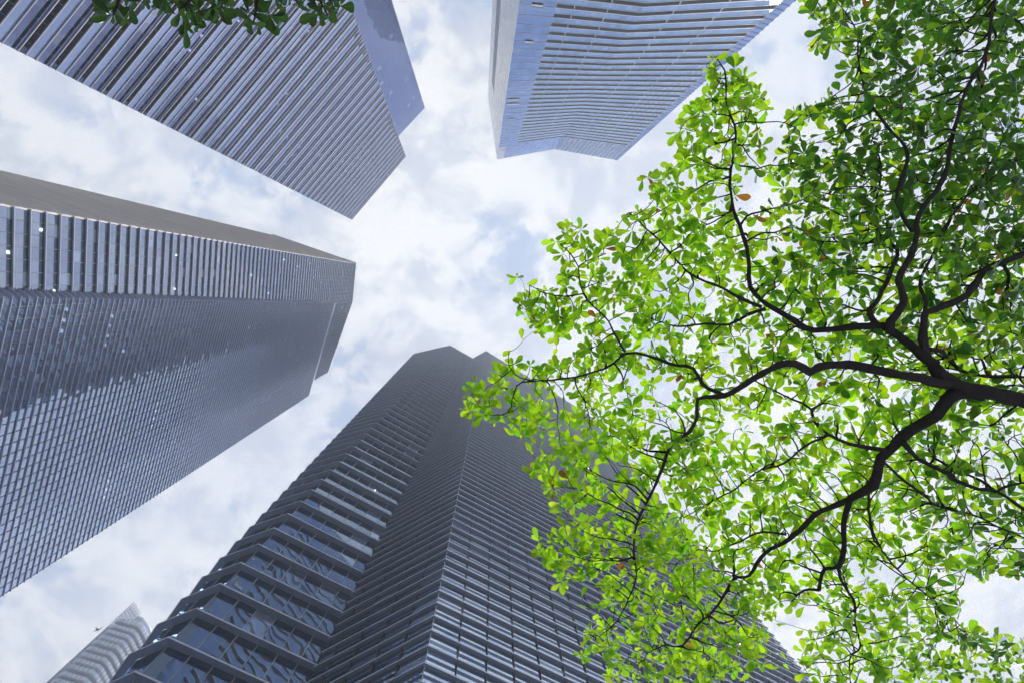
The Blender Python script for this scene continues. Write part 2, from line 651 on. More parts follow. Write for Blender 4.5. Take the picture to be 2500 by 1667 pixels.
# set-back volume of flush glass beside the slanted corner
s_l, s_r = at2(930, 379, HA), at2(1037.5, 264, HA)
fs = Front([s_l, s_r], 0, [s_l, s_r], HA)
body(fs, ra, M['core'], HA - 0.2, inset=1.2, depth=26, name='set_back_core')
sp = Pieces('flush_pane', M['glass_side'], ra, limit=260)
z = HA - 1.05 * 140
while z < HA - 0.5:
    ts = fs.bays(0, z, 1.5)
    for a, b in zip(ts[:-1], ts[1:]):
        e = 0.03 / fs.length(0, z)
        sp.add(fs.prism(0, a + e, b - e, z + 0.04, z + 2.06, -0.06, 0.0), PANEF)
    z += 2.1
sp.build()
solid('set_back_grid', fs, ra, M['mullion_dark'], [0], 30, HA - 0.05, -0.30, -0.07)
link('side_wall', new_mesh('side_wall', np.array(fs.prism(0, 0.996, 1, 0, HA - 0.06, -27, -0.31)) - np.array(ra.location), BOXF, M['base']), ra)

# ------------------------------------------------------------------ tower B: beige flank, glass strip, finned front (left)
HB = 214.0
b0, b1, b2, b3 = at2(664, 574, HB), at2(866.5, 643.4, HB), at2(858, 737, HB), at2(797, 910, HB)
rb = tower_root('finned_tower', b2, 'tall grey tower with beige ribbed flank, glass strip and dense fins, at the left edge')
fb = Front([b0, b1, b2, b3], 0, [b0, b1, b2, b3], HB)
fg = Front([b1, b2, b3], 0, [b1, b2, b3], HB)
fc = Front([b0, b1], 0, [b0, b1], HB)
body(fb, rb, M['core'], HB - 0.3, inset=3.0, depth=30)
PB = 2.06
bf = Pieces('beige_panel', M['beige_fin'], rb, limit=300)
bw = M['beige_fin']
z = 52.0
while z < HB - 0.2:
    ts = fc.bays(0, z, 4.5)
    for a, b in zip(ts[:-1], ts[1:]):
        e = 0.03 / fc.length(0, z)
        bf.add(fc.prism(0, a + e, b - e, z + 0.02, z + PB / 2 - 0.05, -0.05, 0.075, 0.03))
    z += PB / 2
bf.build()
link('beige_wall', new_mesh('beige_wall', np.array(fc.prism(0, 0, 1, 0, HB, -3.0, 0.0)) - np.array(rb.location), BOXF, bw), rb)
vis = Pieces('window_pane', M['glass_b'], rb, limit=300)
vis2 = Pieces('vent_pane', M['glass_c3'], rb, limit=200)
fin = Pieces('sun_fin', M['ledge_grey'], rb, limit=200)
edge = Pieces('fin_edge', M['ledge_grey'], rb, limit=200)
mul = Pieces('mullion', M['mullion_dark'], rb, limit=0)
nb = int(HB / PB)
z0 = HB - nb * PB
spots = []
for k in range(nb):
    z = z0 + k * PB
    if z < 52:
        continue
    for i in (0, 1):
        if i == 1 and z < 150:
            continue
        ts = fg.bays(i, z, 1.5)
        for a, b in zip(ts[:-1], ts[1:]):
            vis.add(fg.prism(i, a, b, z + 0.10, z + 1.40, -0.06, -0.03), PANEF)
            vis2.add(fg.prism(i, a, b, z + 1.40, z + PB, -0.07, -0.04), PANEF)
            mul.add(fg.prism(i, b - 0.07 / fg.length(i, z), b, z + 0.1, z + PB, -0.03, 0.03))
            if i == 0 and random.random() < 0.014:
                spots.append((i, (a + b) / 2, z + PB - 0.05, 0.2))
        fin.add(fg.prism(i, 0, 1.0 if i == 0 else 1.006, z, z + 0.10, -0.1, 0.17))
        edge.add(fg.prism(i, 0, 1.0 if i == 0 else 1.006, z - 0.02, z + 0.12, 0.17, 0.19))
slabs(fg, rb, [0, 1], z0 + PB * 0.99, HB, PB * 2, n_in=-3.0)
lights(fg, rb, spots, 0.34)
solid('parapet', fb, rb, M['beige_edge'], [0, 1, 2], HB, HB + 0.8, -0.4, 0.45)
# lower front that springs from the fold and widens towards the ground
HP = 188.0
pP, pQ = at2(816, 740, HP), at2(751, 967, HP)
xyf, zf_ = on_plane(0, 729, pP, pQ)
ff = Front([xyf, pQ], zf_, [pP, pQ], HP)
xyg, zg_ = on_plane(0, 707, b1, b2)
gp = at2(816, 741.5, HP)


def g_pt(z):
    k = (z - zg_) / (HP - zg_)
    return xyg + (pP - xyg) * k


def f_pt(z):
    k = (z - zf_) / (HP - zf_)
    return xyf + (pP - xyf) * k


body(ff, rb, M['core'], HP - 0.3, inset=3.0, depth=26, name='front_core')
v3 = Pieces('front_pane', M['glass_b_dark'], rb, limit=300)
f3 = Pieces('front_fin', M['ledge_grey'], rb, limit=300)
e3 = Pieces('front_fin_edge', M['ledge_grey'], rb, limit=300)
PF = 1.04
nfn = int(HP / PF)
z0 = HP - nfn * PF
spots = []
for k in range(nfn):
    z = z0 + k * PF
    if z < 44:
        continue
    ts = ff.bays(0, z, 1.5, end=True)
    for a, b in zip(ts[:-1], ts[1:]):
        v3.add(ff.prism(0, a, b, z + 0.08, z + PF, -0.06, -0.03), PANEF)
        mul.add(ff.prism(0, b - 0.045 / ff.length(0, z), b, z + 0.08, z + PF, -0.03, 0.05))
        if k % 4 == 0 and random.random() < 0.012:
            for q in range(random.randint(1, 4)):
                spots.append((0, (a + b) / 2 + q * (b - a) * 1, z + PF - 0.05, 0.15))
    f3.add(ff.prism(0, 0, 1.004, z, z + 0.07, -0.1, 0.10))
    e3.add(ff.prism(0, 0, 1.004, z - 0.02, z + 0.07, 0.10, 0.125))
for q in (vis, vis2, fin, edge, mul, v3, f3, e3):
    q.build()
slabs(ff, rb, [0], z0 + PF * 3.98, HP, PF * 4, n_in=-3.0)
lights(ff, rb, [s for s in spots if s[1] < 0.98], 0.42)
solid('front_parapet', ff, rb, M['nosing'], [0], HP, HP + 0.6, -0.4, 0.40)
# return of the lower front, with fins
fr_ = Front([g_pt(40), f_pt(40)], 40, [g_pt(HP - 2), f_pt(HP - 2) + (f_pt(HP - 2) - g_pt(HP - 2)) * 0.01 + np.array((1e-3, 1e-3))], HP - 2)
V = []
for z in (30, HP - 1):
    V += [np.append(g_pt(z), z), np.append(f_pt(z), z)]
link('return_wall', new_mesh('return_wall', np.array(V) - np.array(rb.location), [(0, 1, 3, 2)], M['ledge_dark']), rb)
rf = Pieces('return_fin', M['ledge_grey'], rb, limit=150)
n_ = np.array((-1.0, 0.0))
for k in range(nfn):
    z = z0 + k * PF
    if z < 44 or z > HP - 4:
        continue
    a, b = g_pt(z), f_pt(z)
    e = (b - a) / np.linalg.norm(b - a)
    nn = np.array((e[1], -e[0]))
    if np.dot(nn, -a) < 0:
        nn = -nn
    q = [a, b, b + nn * 0.35, a + nn * 0.35]
    rf.add([np.append(x, z) for x in q] + [np.append(x, z + 0.08) for x in q])
rf.build()

# ------------------------------------------------------------------ tower C: dark ledged tower (bottom centre)
HC = 255.0
CL = 4.2
rc = tower_root('ledged_tower', at2(1097, 847, HC), 'dark grey tower of projecting ledges and window bands, rising at the bottom behind the leaves')
q0h, q1h, q2h = at2(1012, 866.5, HC), at2(1097.6, 847, HC), at2(1156, 880, HC)
ZL = 47.6
q0l, q1l, q2l = q0h, at2(410.5, 1576, ZL), at2(776, 1648, ZL + CL)
qd = q0h / np.linalg.norm(q0h)
qb = q0h + (qd + np.array((qd[1], -qd[0])) * 0.12) * 3.5
fl_ = Front([qb, q0l, q1l, q2l], ZL, [qb, q0h, q1h, q2h], HC)
body(fl_, rc, M['core'], HC - 0.3, inset=3.6, depth=4)
vis = Pieces('window_pane', M['glass_c'], rc, limit=300)
led = Pieces('ledge_panel', M['ledge_dark'], rc, limit=300)
nos = Pieces('ledge_edge', M['nosing'], rc, limit=200)
mul = Pieces('mullion', M['mullion'], rc, limit=200)
nC = int((HC - 1) / CL)
spots = []
zc0 = ZL - 12 * CL
k = 0
DC = 0.80
while True:
    z = zc0 + k * CL
    k += 1
    if z > HC - 1:
        break
    if z < 28:
        continue
    zt_ = min(z + CL, HC)
    for i in (0, 1, 2):
        ts = fl_.bays(i, z, 2.4, end=(i < 2))
        Ln = fl_.length(i, z)
        for a, b in zip(ts[:-1], ts[1:]):
            vis.add(fl_.prism(i, a, b, z + 0.26, zt_ - 0.02, -0.08, -0.04), PANEF)
            e = 0.02 / Ln
            led.add(fl_.prism(i, a + e, b - e, z + 0.02, z + 0.22, 0.0, DC, DC + 0.02))
            if i == 2 and random.random() < 0.012:
                spots.append((i, (a + b) / 2, zt_ - 0.32, 0.6))
        for b in ts[1:-1]:
            mul.add(fl_.prism(i, b - 0.04 / Ln, b + 0.04 / Ln, z + 0.26, zt_, -0.03, 0.08))
        nos.add(fl_.prism(i, 0, 1, z - 0.04, z + 0.12, DC + 0.02, DC + 0.06))
    mul.add(fl_.prism(1, 1 - 0.08 / fl_.length(1, z), 1, z + 0.26, zt_, -0.03, 0.08))
slabs(fl_, rc, [0, 1, 2], zc0 + CL - 0.28, HC, CL, n_in=-3.6, thick=0.34)
lights(fl_, rc, spots, 0.3)
solid('parapet', fl_, rc, M['ledge_dark'], [0, 1, 2], HC, HC + 0.9, -0.5, DC)
solid('base_wall', fl_, rc, M['base'], [0, 1, 2], 0, 28, -3.6, 0.1)
# right-hand volume with the closer ledges
PC = 2.1
m0h, m1h, m2h = at2(1150, 879, HC), at2(1186.4, 857.7, HC), at2(1438, 1013.7, HC)
ZM0, ZM1 = 52.4, 44.1
fm = None
m0l, m1l, m2l = at2(786.8, 1598.5, ZM0), at2(1044.4, 1582.7, ZM1), m2h
# bring the three low points to one level along their edges


def level(lo, zl, hi, zh, z):
    k_ = (z - zl) / (zh - zl)
    return lo + (hi - lo) * k_


fm = Front([level(m0l, ZM0, m0h, HC, 48), level(m1l, ZM1, m1h, HC, 48), m2l], 48, [m0h, m1h, m2h], HC)
body(fm, rc, M['core'], HC - 0.25, inset=3.0, depth=8, name='wing_core')
vis2 = Pieces('wing_window_pane', M['glass_c2'], rc, limit=300)
vis4 = Pieces('wing_vision_pane', M['glass_c3'], rc, limit=200)
led2 = Pieces('wing_ledge_panel', M['ledge_dark'], rc, limit=300)
nos2 = Pieces('wing_ledge_edge', M['nosing'], rc, limit=200)
br2 = Pieces('ledge_bracket', M['mullion_dark'], rc, limit=300)
DM = 0.30
spots = []
z = ZM1 - PC * 8
while z < HC - 0.5:
    for i in (0, 1):
        ts = fm.bays(i, z, 3.2, end=(i == 0))
        Ln = fm.length(i, z)
        for a, b in zip(ts[:-1], ts[1:]):
            vis2.add(fm.prism(i, a, b, z + 0.16, z + 0.85, -0.08, -0.04), PANEF)
            vis4.add(fm.prism(i, a, b, z + 0.85, z + 1.30, -0.09, -0.05), PANEF)
            vis2.add(fm.prism(i, a, b, z + 1.30, min(z + PC, HC) - 0.01, -0.08, -0.04), PANEF)
            e = 0.015 / Ln
            led2.add(fm.prism(i, a + e, b - e, z + 0.02, z + 0.14, 0.0, DM))
            if random.random() < 0.005:
                spots.append((i, (a + b) / 2, z + PC - 0.05, 0.2))
        for b in ts[1:-1]:
            br2.add(fm.prism(i, b - 0.035 / Ln, b + 0.035 / Ln, z + 0.14, z + PC - 0.02, -0.03, 0.05, 0.20))
        nos2.add(fm.prism(i, 0, 1, z - 0.03, z + 0.09, DM, DM + 0.04))
    mul.add(fm.prism(1, 0, 0.07 / fm.length(1, z), z + 0.16, z + PC, -0.03, 0.10))
    z += PC
for q in (vis, led, nos, mul, vis2, vis4, led2, nos2, br2):
    q.build()
slabs(fm, rc, [0, 1], ZM1 - PC * 8 + PC - 0.12, HC, PC * 2, n_in=-3.0)
lights(fm, rc, spots, 0.3)
solid('wing_parapet', fm, rc, M['ledge_dark'], [0, 1], HC, HC + 0.8, -0.5, DM)
solid('wing_base_wall', fm, rc, M['base'], [0, 1], 0, ZM1 - PC * 8, -3.0, 0.12)

# ------------------------------------------------------------------ tower D: sky blue glass with balconies (top right)
HD = 222.0
DL = 3.6
d0, d1h, d2, d3 = at2(1213.6, 389, HD), at2(1355, 364, HD), at2(1497, 389, HD), at2(1508, 391.5, HD)
ZD1 = 99.4
d1l = at2(1571, 17, ZD1)
dl = at2(1191, 239, HD)
rd = tower_root('balcony_tower', d0, 'bright blue glass tower with long dark balcony recesses and folded front')
fd = Front([d0, d1l, d2, d3], ZD1, [d0, d1h, d2, d3], HD)
body(fd, rd, M['core'], HD - 0.3, inset=2.4, depth=20)
rail = Pieces('balcony_panel', M['glass_d_rail'], rd, limit=300)
flush = Pieces('window_pane', M['glass_d'], rd, limit=300)
sof = Pieces('balcony_slab', M['soffit'], rd, limit=200)
lin = Pieces('balcony_edge', M['white'], rd, limit=200)
back = Pieces('recess_glass', M['glass_a_strip'], rd, limit=100)
post = Pieces('balcony_divider', M['white'], rd, limit=200)
frm = Pieces('panel_frame', M['white'], rd, limit=100)
stub = Pieces('corner_pane', M['glass_d'], rd, limit=200)
nD = int(HD / DL)
z0 = HD - nD * DL
CROWN = 6
for k in range(nD):
    z = z0 + k * DL
    if z < 70:
        continue
    crown = k >= nD - CROWN
    for i in (0, 1):
        Ln = fd.length(i, z)
        t_flush = (7.2 / Ln) if i == 0 else 0.0
        ts = fd.bays(i, z, 1.75, end=(i == 1))
        if i == 0:
            ts2 = [j * 1.8 / Ln for j in range(5)]
            for a, b in zip(ts2[:-1], ts2[1:]):
                flush.add(fd.prism(0, a, b, z + 0.05, z + 1.78, -0.06, 0.0), PANEF)
                flush.add(fd.prism(0, a, b, z + 1.80, z + DL - 0.03, -0.06, 0.0), PANEF)
            lin.add(fd.prism(0, 0, t_flush, z - 0.03, z + 0.04, -0.08, 0.05))
            ts = [t_flush + (1 - t_flush) * t for t in fd.bays(0, z, 1.75)]
        pairs = list(zip(ts[:-1], ts[1:]))
        if crown:
            for a, b in pairs:
                e = (0.10 if i == 1 else 0.02) / Ln
                for zq in (0, 1.8):
                    flush.add(fd.prism(i, a + e, b - e, z + zq + (0.10 if i == 1 else 0.02), z + zq + 1.78, -0.06, 0.0), PANEF)
                if i == 1:
                    frm.add(fd.prism(i, b - 0.07 / Ln, b + 0.07 / Ln, z, z + DL, -0.02, 0.10))
            if i == 1:
                for zq in (0, 1.8):
                    lin.add(fd.prism(i, 0, 1, z + zq, z + zq + 0.09, -0.02, 0.08))
            sof.add(fd.prism(i, 0, 1, z - 0.1, z - 0.02, -2.4, -0.1))
            continue
        hz = z + 1.95
        for a, b in pairs:
            e = 0.02 / Ln
            rail.add(fd.prism(i, a + e, b - e, z + 0.05, hz, -0.05, 0.0), PANEF)
            if i == 1 and k > nD - 30 and (b * Ln) > (nD - CROWN - k) * 1.15 + 1:  # white frames set only in this area, standing in for the sun's reflection
                frm.add(fd.prism(i, b - 0.05 / Ln, b + 0.05 / Ln, z + 0.06, hz, 0.0, 0.05))
        lin.add(fd.prism(i, t_flush, 1, hz, hz + 0.10, -0.07, 0.06))
        sof.add(fd.prism(i, t_flush, 1, z - 0.14, z + 0.02, -2.35, 0.0))
        lin.add(fd.prism(i, t_flush, 1, z - 0.12, z + 0.05, 0.002, 0.06))
        back.add(fd.prism(i, t_flush, 1, z + 0.03, z + DL - 0.16, -2.3, -2.2))
        marks = (0.22, 0.62) if i == 0 else (0.25, 0.60)
        for q in marks:
            tq = t_flush + (1 - t_flush) * q
            post.add(fd.prism(i, tq - 0.06 / Ln, tq + 0.06 / Ln, hz + 0.1, z + DL - 0.15, -0.25, 0.0))
        post.add(fd.prism(i, (t_flush if i == 0 else 0.995), (t_flush + 0.004 if i == 0 else 1), z, z + DL - 0.15, -2.3, -0.07))
    Ln = fd.length(2, z)
    for zq in (0, 1.8):
        stub.add(fd.prism(2, 0.04, 0.96, z + zq + 0.1, z + zq + 1.4, -0.06, 0.0), PANEF)
        stub.add(fd.prism(2, 0.04, 1.01, z + zq + 1.42, z + zq + 1.8, -0.06, 0.10), PANEF)
        lin.add(fd.prism(2, 0.96, 1.03, z + zq + 1.5, z + zq + 1.66, 0.0, 0.14))
        lin.add(fd.prism(2, 0.0, 0.06, z + zq, z + zq + 1.78, 0.0, 0.08))
for q in (rail, flush, sof, lin, back, post, frm, stub):
    q.build()
solid('parapet', fd, rd, M['e_wall'], [0, 1, 2], HD, HD + 0.7, -0.4, 0.05)
solid('base_wall', fd, rd, M['base'], [0, 1, 2], 0, 70, -2.4, 0.05)
# awning windows standing open in the flush corner
op = Pieces('open_window', M['white'], rd, limit=20, min_area=0)
og = Pieces('gap_shade_plate', M['mullion_dark'], rd, limit=20, min_area=0)  # dark plate on the glass stands in for the shade inside the opening
for (px, py, wd) in ((1311, 3, 2.2), (1291, 95, 1.9), (1254, 241, 3.6), (1252, 252, 3.6), (1249, 289, 1.6), (1232, 368, 1.6)):
    xy, zq = on_plane(px, py, d0, d1h)
    Ln = fd.length(0, zq)
    tq = float(np.linalg.norm(xy - d0)) / Ln
    og.add(fd.prism(0, tq - wd / 2 / Ln, tq + wd / 2 / Ln, zq, zq + 0.6, 0.004, 0.03))
    op.add(fd.prism(0, tq - wd / 2 / Ln, tq + wd / 2 / Ln, zq - 0.7, zq, 0.2, 0.23, 0.06))
og.build()
op.build()
# pearly left flank with its stepped dark slots
fe_ = Front([dl, d0], 0, [dl, d0], HD)
tl = Pieces('tile_panel', M['tile'], rd, limit=300)
slot = Pieces('stair_slot', M['mullion_dark'], rd, limit=60)
slotp = Pieces('slot_post', M['white'], rd, limit=60)
for k in range(nD * 2):
    z = k * 1.8 + z0
    if z < 70 or z > HD - 0.2:
        continue
    ts = fe_.bays(0, z, 1.5)
    Ln = fe_.length(0, z)
    for a, b in zip(ts[:-1], ts[1:]):
        if z < HD - 34 and 0.26 < (a + b) / 2 < 0.40:
            continue
        e = 0.02 / Ln
        tl.add(fe_.prism(0, a + e, b - e, z + 0.02, z + 1.78, -0.08, 0.0))
    if z < HD - 34:
        if k % 2 == 0:
            slot.add(fe_.prism(0, 0.27, 0.39, z + 0.1, z + 2.6, -1.2, -0.9))
            slotp.add(fe_.prism(0, 0.26, 0.40, z + 2.7, z + 3.5, -1.0, -0.02))
for q in (tl, slot, slotp):
    q.build()
link('flank_wall', new_mesh('flank_wall', np.array(fe_.prism(0, 0, 1, 0, HD - 0.1, -3.0, -0.1)) - np.array(rd.location), BOXF, M['e_wall']), rd)

# ------------------------------------------------------------------ tower E: far pale tower with bay balconies (bottom left corner)
HE = 222.0
EP = 3.2
re_ = tower_root('pale_tower', at2(340, 1520, HE), 'pale lilac high-rise with cream zigzag balconies, far behind in the bottom corner')
ZE = 206.0
ep = [at2(x, y, ZE) for x, y in ((281, 1521), (291, 1519), (301, 1522.5), (333, 1532), (341, 1541), (356, 1572), (368, 1600))]
fE = Front(ep, 0, ep, HE)
body(fE, re_, M['e_wall'], ZE + 5, inset=1.6, depth=26)
es = Pieces('balcony_slab', M['e_slab'], re_, limit=100)
er = Pieces('balcony_panel', M['e_rail'], re_, limit=200)
ew = Pieces('balcony_glass', M['glass_b'], re_, limit=100)
efr = Pieces('rail_post', M['white'], re_, limit=0)
for k in range(66):
    z = ZE - k * EP
    if z < 120:
        break
    step = 0.3 if k % 4 == 0 else 0.0
    for i in range(6):
        es.add(fE.prism(i, 0, 1, z, z + 0.25, -1.7, 0.25 + step, 0.5 + step))
        er.add(fE.prism(i, 0, 1, z + 0.25, z + 1.75, 0.4 + step, 0.46 + step))
        ew.add(fE.prism(i, 0, 1, z + 0.3, z + EP - 0.05, -1.6, -1.5))
        for t_ in fE.bays(i, z, 1.6):
            efr.add(fE.prism(i, max(0, t_ - 0.02), min(1, t_ + 0.02), z + 0.25, z + (2.6 if k % 4 == 0 else 1.8), 0.46 + step, 0.52 + step))
for q in (es, er, ew, efr):
    q.build()
# glass blade along the left edge and lattice crown
bl = [at2(320.6, 1475, HE), at2(337, 1502, HE)]
fB = Front([bl[0], bl[1]], 0, [bl[0], bl[1]], HE)
gp_ = Pieces('blade_pane', M['e_rail'], re_, limit=60)
gf = Pieces('blade_frame', M['e_wall'], re_, limit=60)
z = 120.0
while z < HE - 0.5:
    Ln = fB.length(0, z)
    lo, hi = (0, 1.0)
    if z < HE - 14:
        gp_.add(fB.prism(0, 0.0, 0.45, z + 0.1, z + EP - 0.05, -0.08, 0.0))
    for j in range(6):
        t_ = j / 5
        if z < HE - 14 and t_ > 0.5:
            continue
        gf.add(fB.prism(0, max(0, t_ - 0.05), min(1, t_ + 0.05), z, z + EP, -0.5, 0.1))
    gf.add(fB.prism(0, 0, 1.0 if z >= HE - 14 else 0.45, z - 0.25, z + 0.25, -0.4, 0.12))
    z += EP / (2 if z > HE - 14 else 1)
gp_.build()
gf.build()
link('blade_wall', new_mesh('blade_wall', np.array(fB.prism(0, 0.36, 0.5, 0, HE - 14, -4, -0.1)) - np.array(re_.location), BOXF, M['e_wall']), re_)
cr = [at2(x, y, HE) for x, y in ((335, 1500), (351, 1507), (366.5, 1529), (378, 1560))]
fR = Front(cr, 0, cr, HE)
solid('crown_rim', fR, re_, M['nosing'], [0, 1, 2], HE - 0.6, HE, -1.0, 0.0)
solid('crown_glass', fR, re_, M['e_rail'], [0, 1, 2], HE - 4.4, HE - 0.6, -0.2, -0.1)
solid('crown_soffit', fR, re_, M['e_slab'], [0, 1, 2], HE - 5.0, HE - 4.4, -9.0, 0.0)

# ------------------------------------------------------------------ haze in the street air
hm, ht, ho = mat_new('thin_city_haze')
pv = N(ht, 'ShaderNodeVolumePrincipled', inp={'Density': 0.0017, 'Anisotropy': 0.2})
pv.inputs['Color'].default_value = (0.80, 0.88, 1.0, 1)
L(ht, pv.outputs[0], ho.inputs['Volume'])
HX = 700.0
hv = [(x, y, z) for z in (-1.5, 262.0) for x, y in ((-HX, -HX), (HX, -HX), (HX, HX), (-HX, HX))]
hz_ = link('haze', new_mesh('haze', hv, [(3, 2, 1, 0), (4, 5, 6, 7), (0, 1, 5, 4), (1, 2, 6, 5), (2, 3, 7, 6), (3, 0, 4, 7)], hm))
hz_['kind'] = 'stuff'
# the ground sheet stays inside the air

# ------------------------------------------------------------------ trees


def mat_leaf(name, refl, trans, amt=0.62, var=0.35):
    m, t, out = mat_new(name)
    r = rand_piece(t)
    uv = N(t, 'ShaderNodeUVMap')
    sp_ = N(t, 'ShaderNodeSeparateXYZ')
    L(t, uv.outputs[0], sp_.inputs[0])
    ax = math_node(t, 'ABSOLUTE', sp_.outputs[0])
    rib = mapr(t, ax, 0.02, 0.075, 1.0, 0.0)
    # side veins run outwards and forwards from the midrib
    ph = math_node(t, 'SUBTRACT', math_node(t, 'MULTIPLY', sp_.outputs[1], 9.0), math_node(t, 'MULTIPLY', ax, 2.2))
    fr = math_node(t, 'ABSOLUTE', math_node(t, 'SUBTRACT', math_node(t, 'FRACT', ph), 0.5))
    vein = math_node(t, 'MULTIPLY', mapr(t, fr, 0.40, 0.5), 0.35)
    lines = math_node(t, 'MAXIMUM', rib, vein)
    g = N(t, 'ShaderNodeNewGeometry')
    no = N(t, 'ShaderNodeTexNoise', inp={'Scale': 22.0, 'Detail': 3.0})
    L(t, g.outputs['Position'], no.inputs['Vector'])
    k = math_node(t, 'ADD', math_node(t, 'MULTIPLY', r, var), math_node(t, 'ADD', math_node(t, 'MULTIPLY', no.outputs[0], 0.3), 0.85 - var / 2))

    def tint(c, boost):
        a = N(t, 'ShaderNodeVectorMath', operation='SCALE')
        a.inputs[0].default_value = c
        L(t, k, a.inputs['Scale'])
        hs = N(t, 'ShaderNodeHueSaturation')
        L(t, a.outputs[0], hs.inputs['Color'])
        wn = N(t, 'ShaderNodeTexWhiteNoise', noise_dimensions='1D')
        L(t, r, wn.inputs['W'])
        L(t, mapr(t, wn.outputs['Value'], 0, 1, 0.475, 0.515, False), hs.inputs['Hue'])
        return mixc(t, math_node(t, 'MULTIPLY', lines, boost), hs.outputs[0], tuple(min(1, x * 1.5 + 0.05) for x in c))
    df = N(t, 'ShaderNodeBsdfDiffuse')
    L(t, tint(refl, 0.6), df.inputs['Color'])
    tr = N(t, 'ShaderNodeBsdfTranslucent')
    L(t, tint(trans, 0.35), tr.inputs['Color'])
    mx = N(t, 'ShaderNodeMixShader')
    mx.inputs[0].default_value = amt
    L(t, df.outputs[0], mx.inputs[1])
    L(t, tr.outputs[0], mx.inputs[2])
    gl = N(t, 'ShaderNodeBsdfGlossy', inp={'Roughness': 0.5})
    gl.inputs['Color'].default_value = (0.9, 0.95, 1, 1)
    frn = N(t, 'ShaderNodeFresnel', inp={'IOR': 1.28})
    mx2 = N(t, 'ShaderNodeMixShader')
    L(t, frn.outputs[0], mx2.inputs[0])
    L(t, mx.outputs[0], mx2.inputs[1])
    L(t, gl.outputs[0], mx2.inputs[2])
    L(t, mx2.outputs[0], out.inputs[0])
    return m


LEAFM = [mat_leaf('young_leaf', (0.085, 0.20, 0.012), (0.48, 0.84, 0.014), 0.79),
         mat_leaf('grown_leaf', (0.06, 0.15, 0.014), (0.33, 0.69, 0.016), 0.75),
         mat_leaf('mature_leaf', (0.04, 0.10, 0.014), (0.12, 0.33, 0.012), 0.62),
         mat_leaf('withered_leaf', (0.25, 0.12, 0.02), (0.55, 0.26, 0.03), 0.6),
         mat_leaf('shade_toned_leaf', (0.035, 0.075, 0.016), (0.055, 0.13, 0.018), 0.45)]  # shade of the canopy above is put into this leaf colour
BARK = mat_plain('dark_grey_bark', (0.045, 0.036, 0.034), 0.9, var=0.35, noise=14.0, spec=0.2, bump=0.8)
TWIG = mat_plain('twig_bark', (0.035, 0.028, 0.024), 0.85, var=0.3, noise=10.0, spec=0.2)

# leaf shape: obovate blade on a short stalk, folded along the midrib
LS = (0.0, 0.10, 0.13, 0.28, 0.45, 0.62, 0.77, 0.89, 0.97, 1.0)
LW = (0.008, 0.010, 0.03, 0.085, 0.15, 0.205, 0.222, 0.18, 0.09, 0.012)


def leaf_shape(bend, fold, curl, asym):
    V, UVs = [], []
    for s, w in zip(LS, LW):
        zm = bend * (s ** 1.7)
        yb = curl * math.sin(s * 3.0) * 0.06
        for sx in (-1, 0, 1):
            ww = w * (1 + asym * sx)
            V.append((s, sx * ww + yb, zm + abs(sx) * ww * fold))
            UVs.append((sx * w / 0.222, s))
    Fa = []
    for r_ in range(len(LS) - 1):
        for c_ in (0, 1):
            a = r_ * 3 + c_
            Fa.append((a, a + 1, a + 4, a + 3))
    return np.array(V), Fa, UVs


SHAPES = [leaf_shape(b, f, c, a) for b, f, c, a in
          ((-0.10, 0.28, 1, 0.05), (0.10, 0.35, -1, -0.05), (-0.28, 0.18, 0.5, 0.1), (0.0, 0.5, -0.6, 0), (-0.18, 0.42, 1.4, -0.1), (0.18, 0.1, 0.2, 0.05))]
LEAF_CACHE = {}


def leaf_mesh(si, mi):
    me = LEAF_CACHE.get((si, mi))
    if me is None:
        V, Fa, UVs = SHAPES[si]
        me = bpy.data.meshes.new('leaf')
        me.from_pydata([tuple(v) for v in V], [], Fa)
        me.materials.append(LEAFM[mi])
        u = me.uv_layers.new(name='UVMap')
        u.data.foreach_set('uv', [x for f in Fa for v in f for x in UVs[v]])
        me.polygons.foreach_set('use_smooth', [True] * len(Fa))
        LEAF_CACHE[(si, mi)] = me
    return me


def leaf_frame(d, up, size, roll):
    d = d / np.linalg.norm(d)
    y = np.cross(up, d)
    ny = np.linalg.norm(y)
    y = y / ny if ny > 1e-4 else np.array((0, 1.0, 0))
    z = np.cross(d, y)
    c, s = math.cos(roll), math.sin(roll)
    y2 = y * c + z * s
    z2 = np.cross(d, y2)
    return np.stack((d, y2, z2), 1) * size


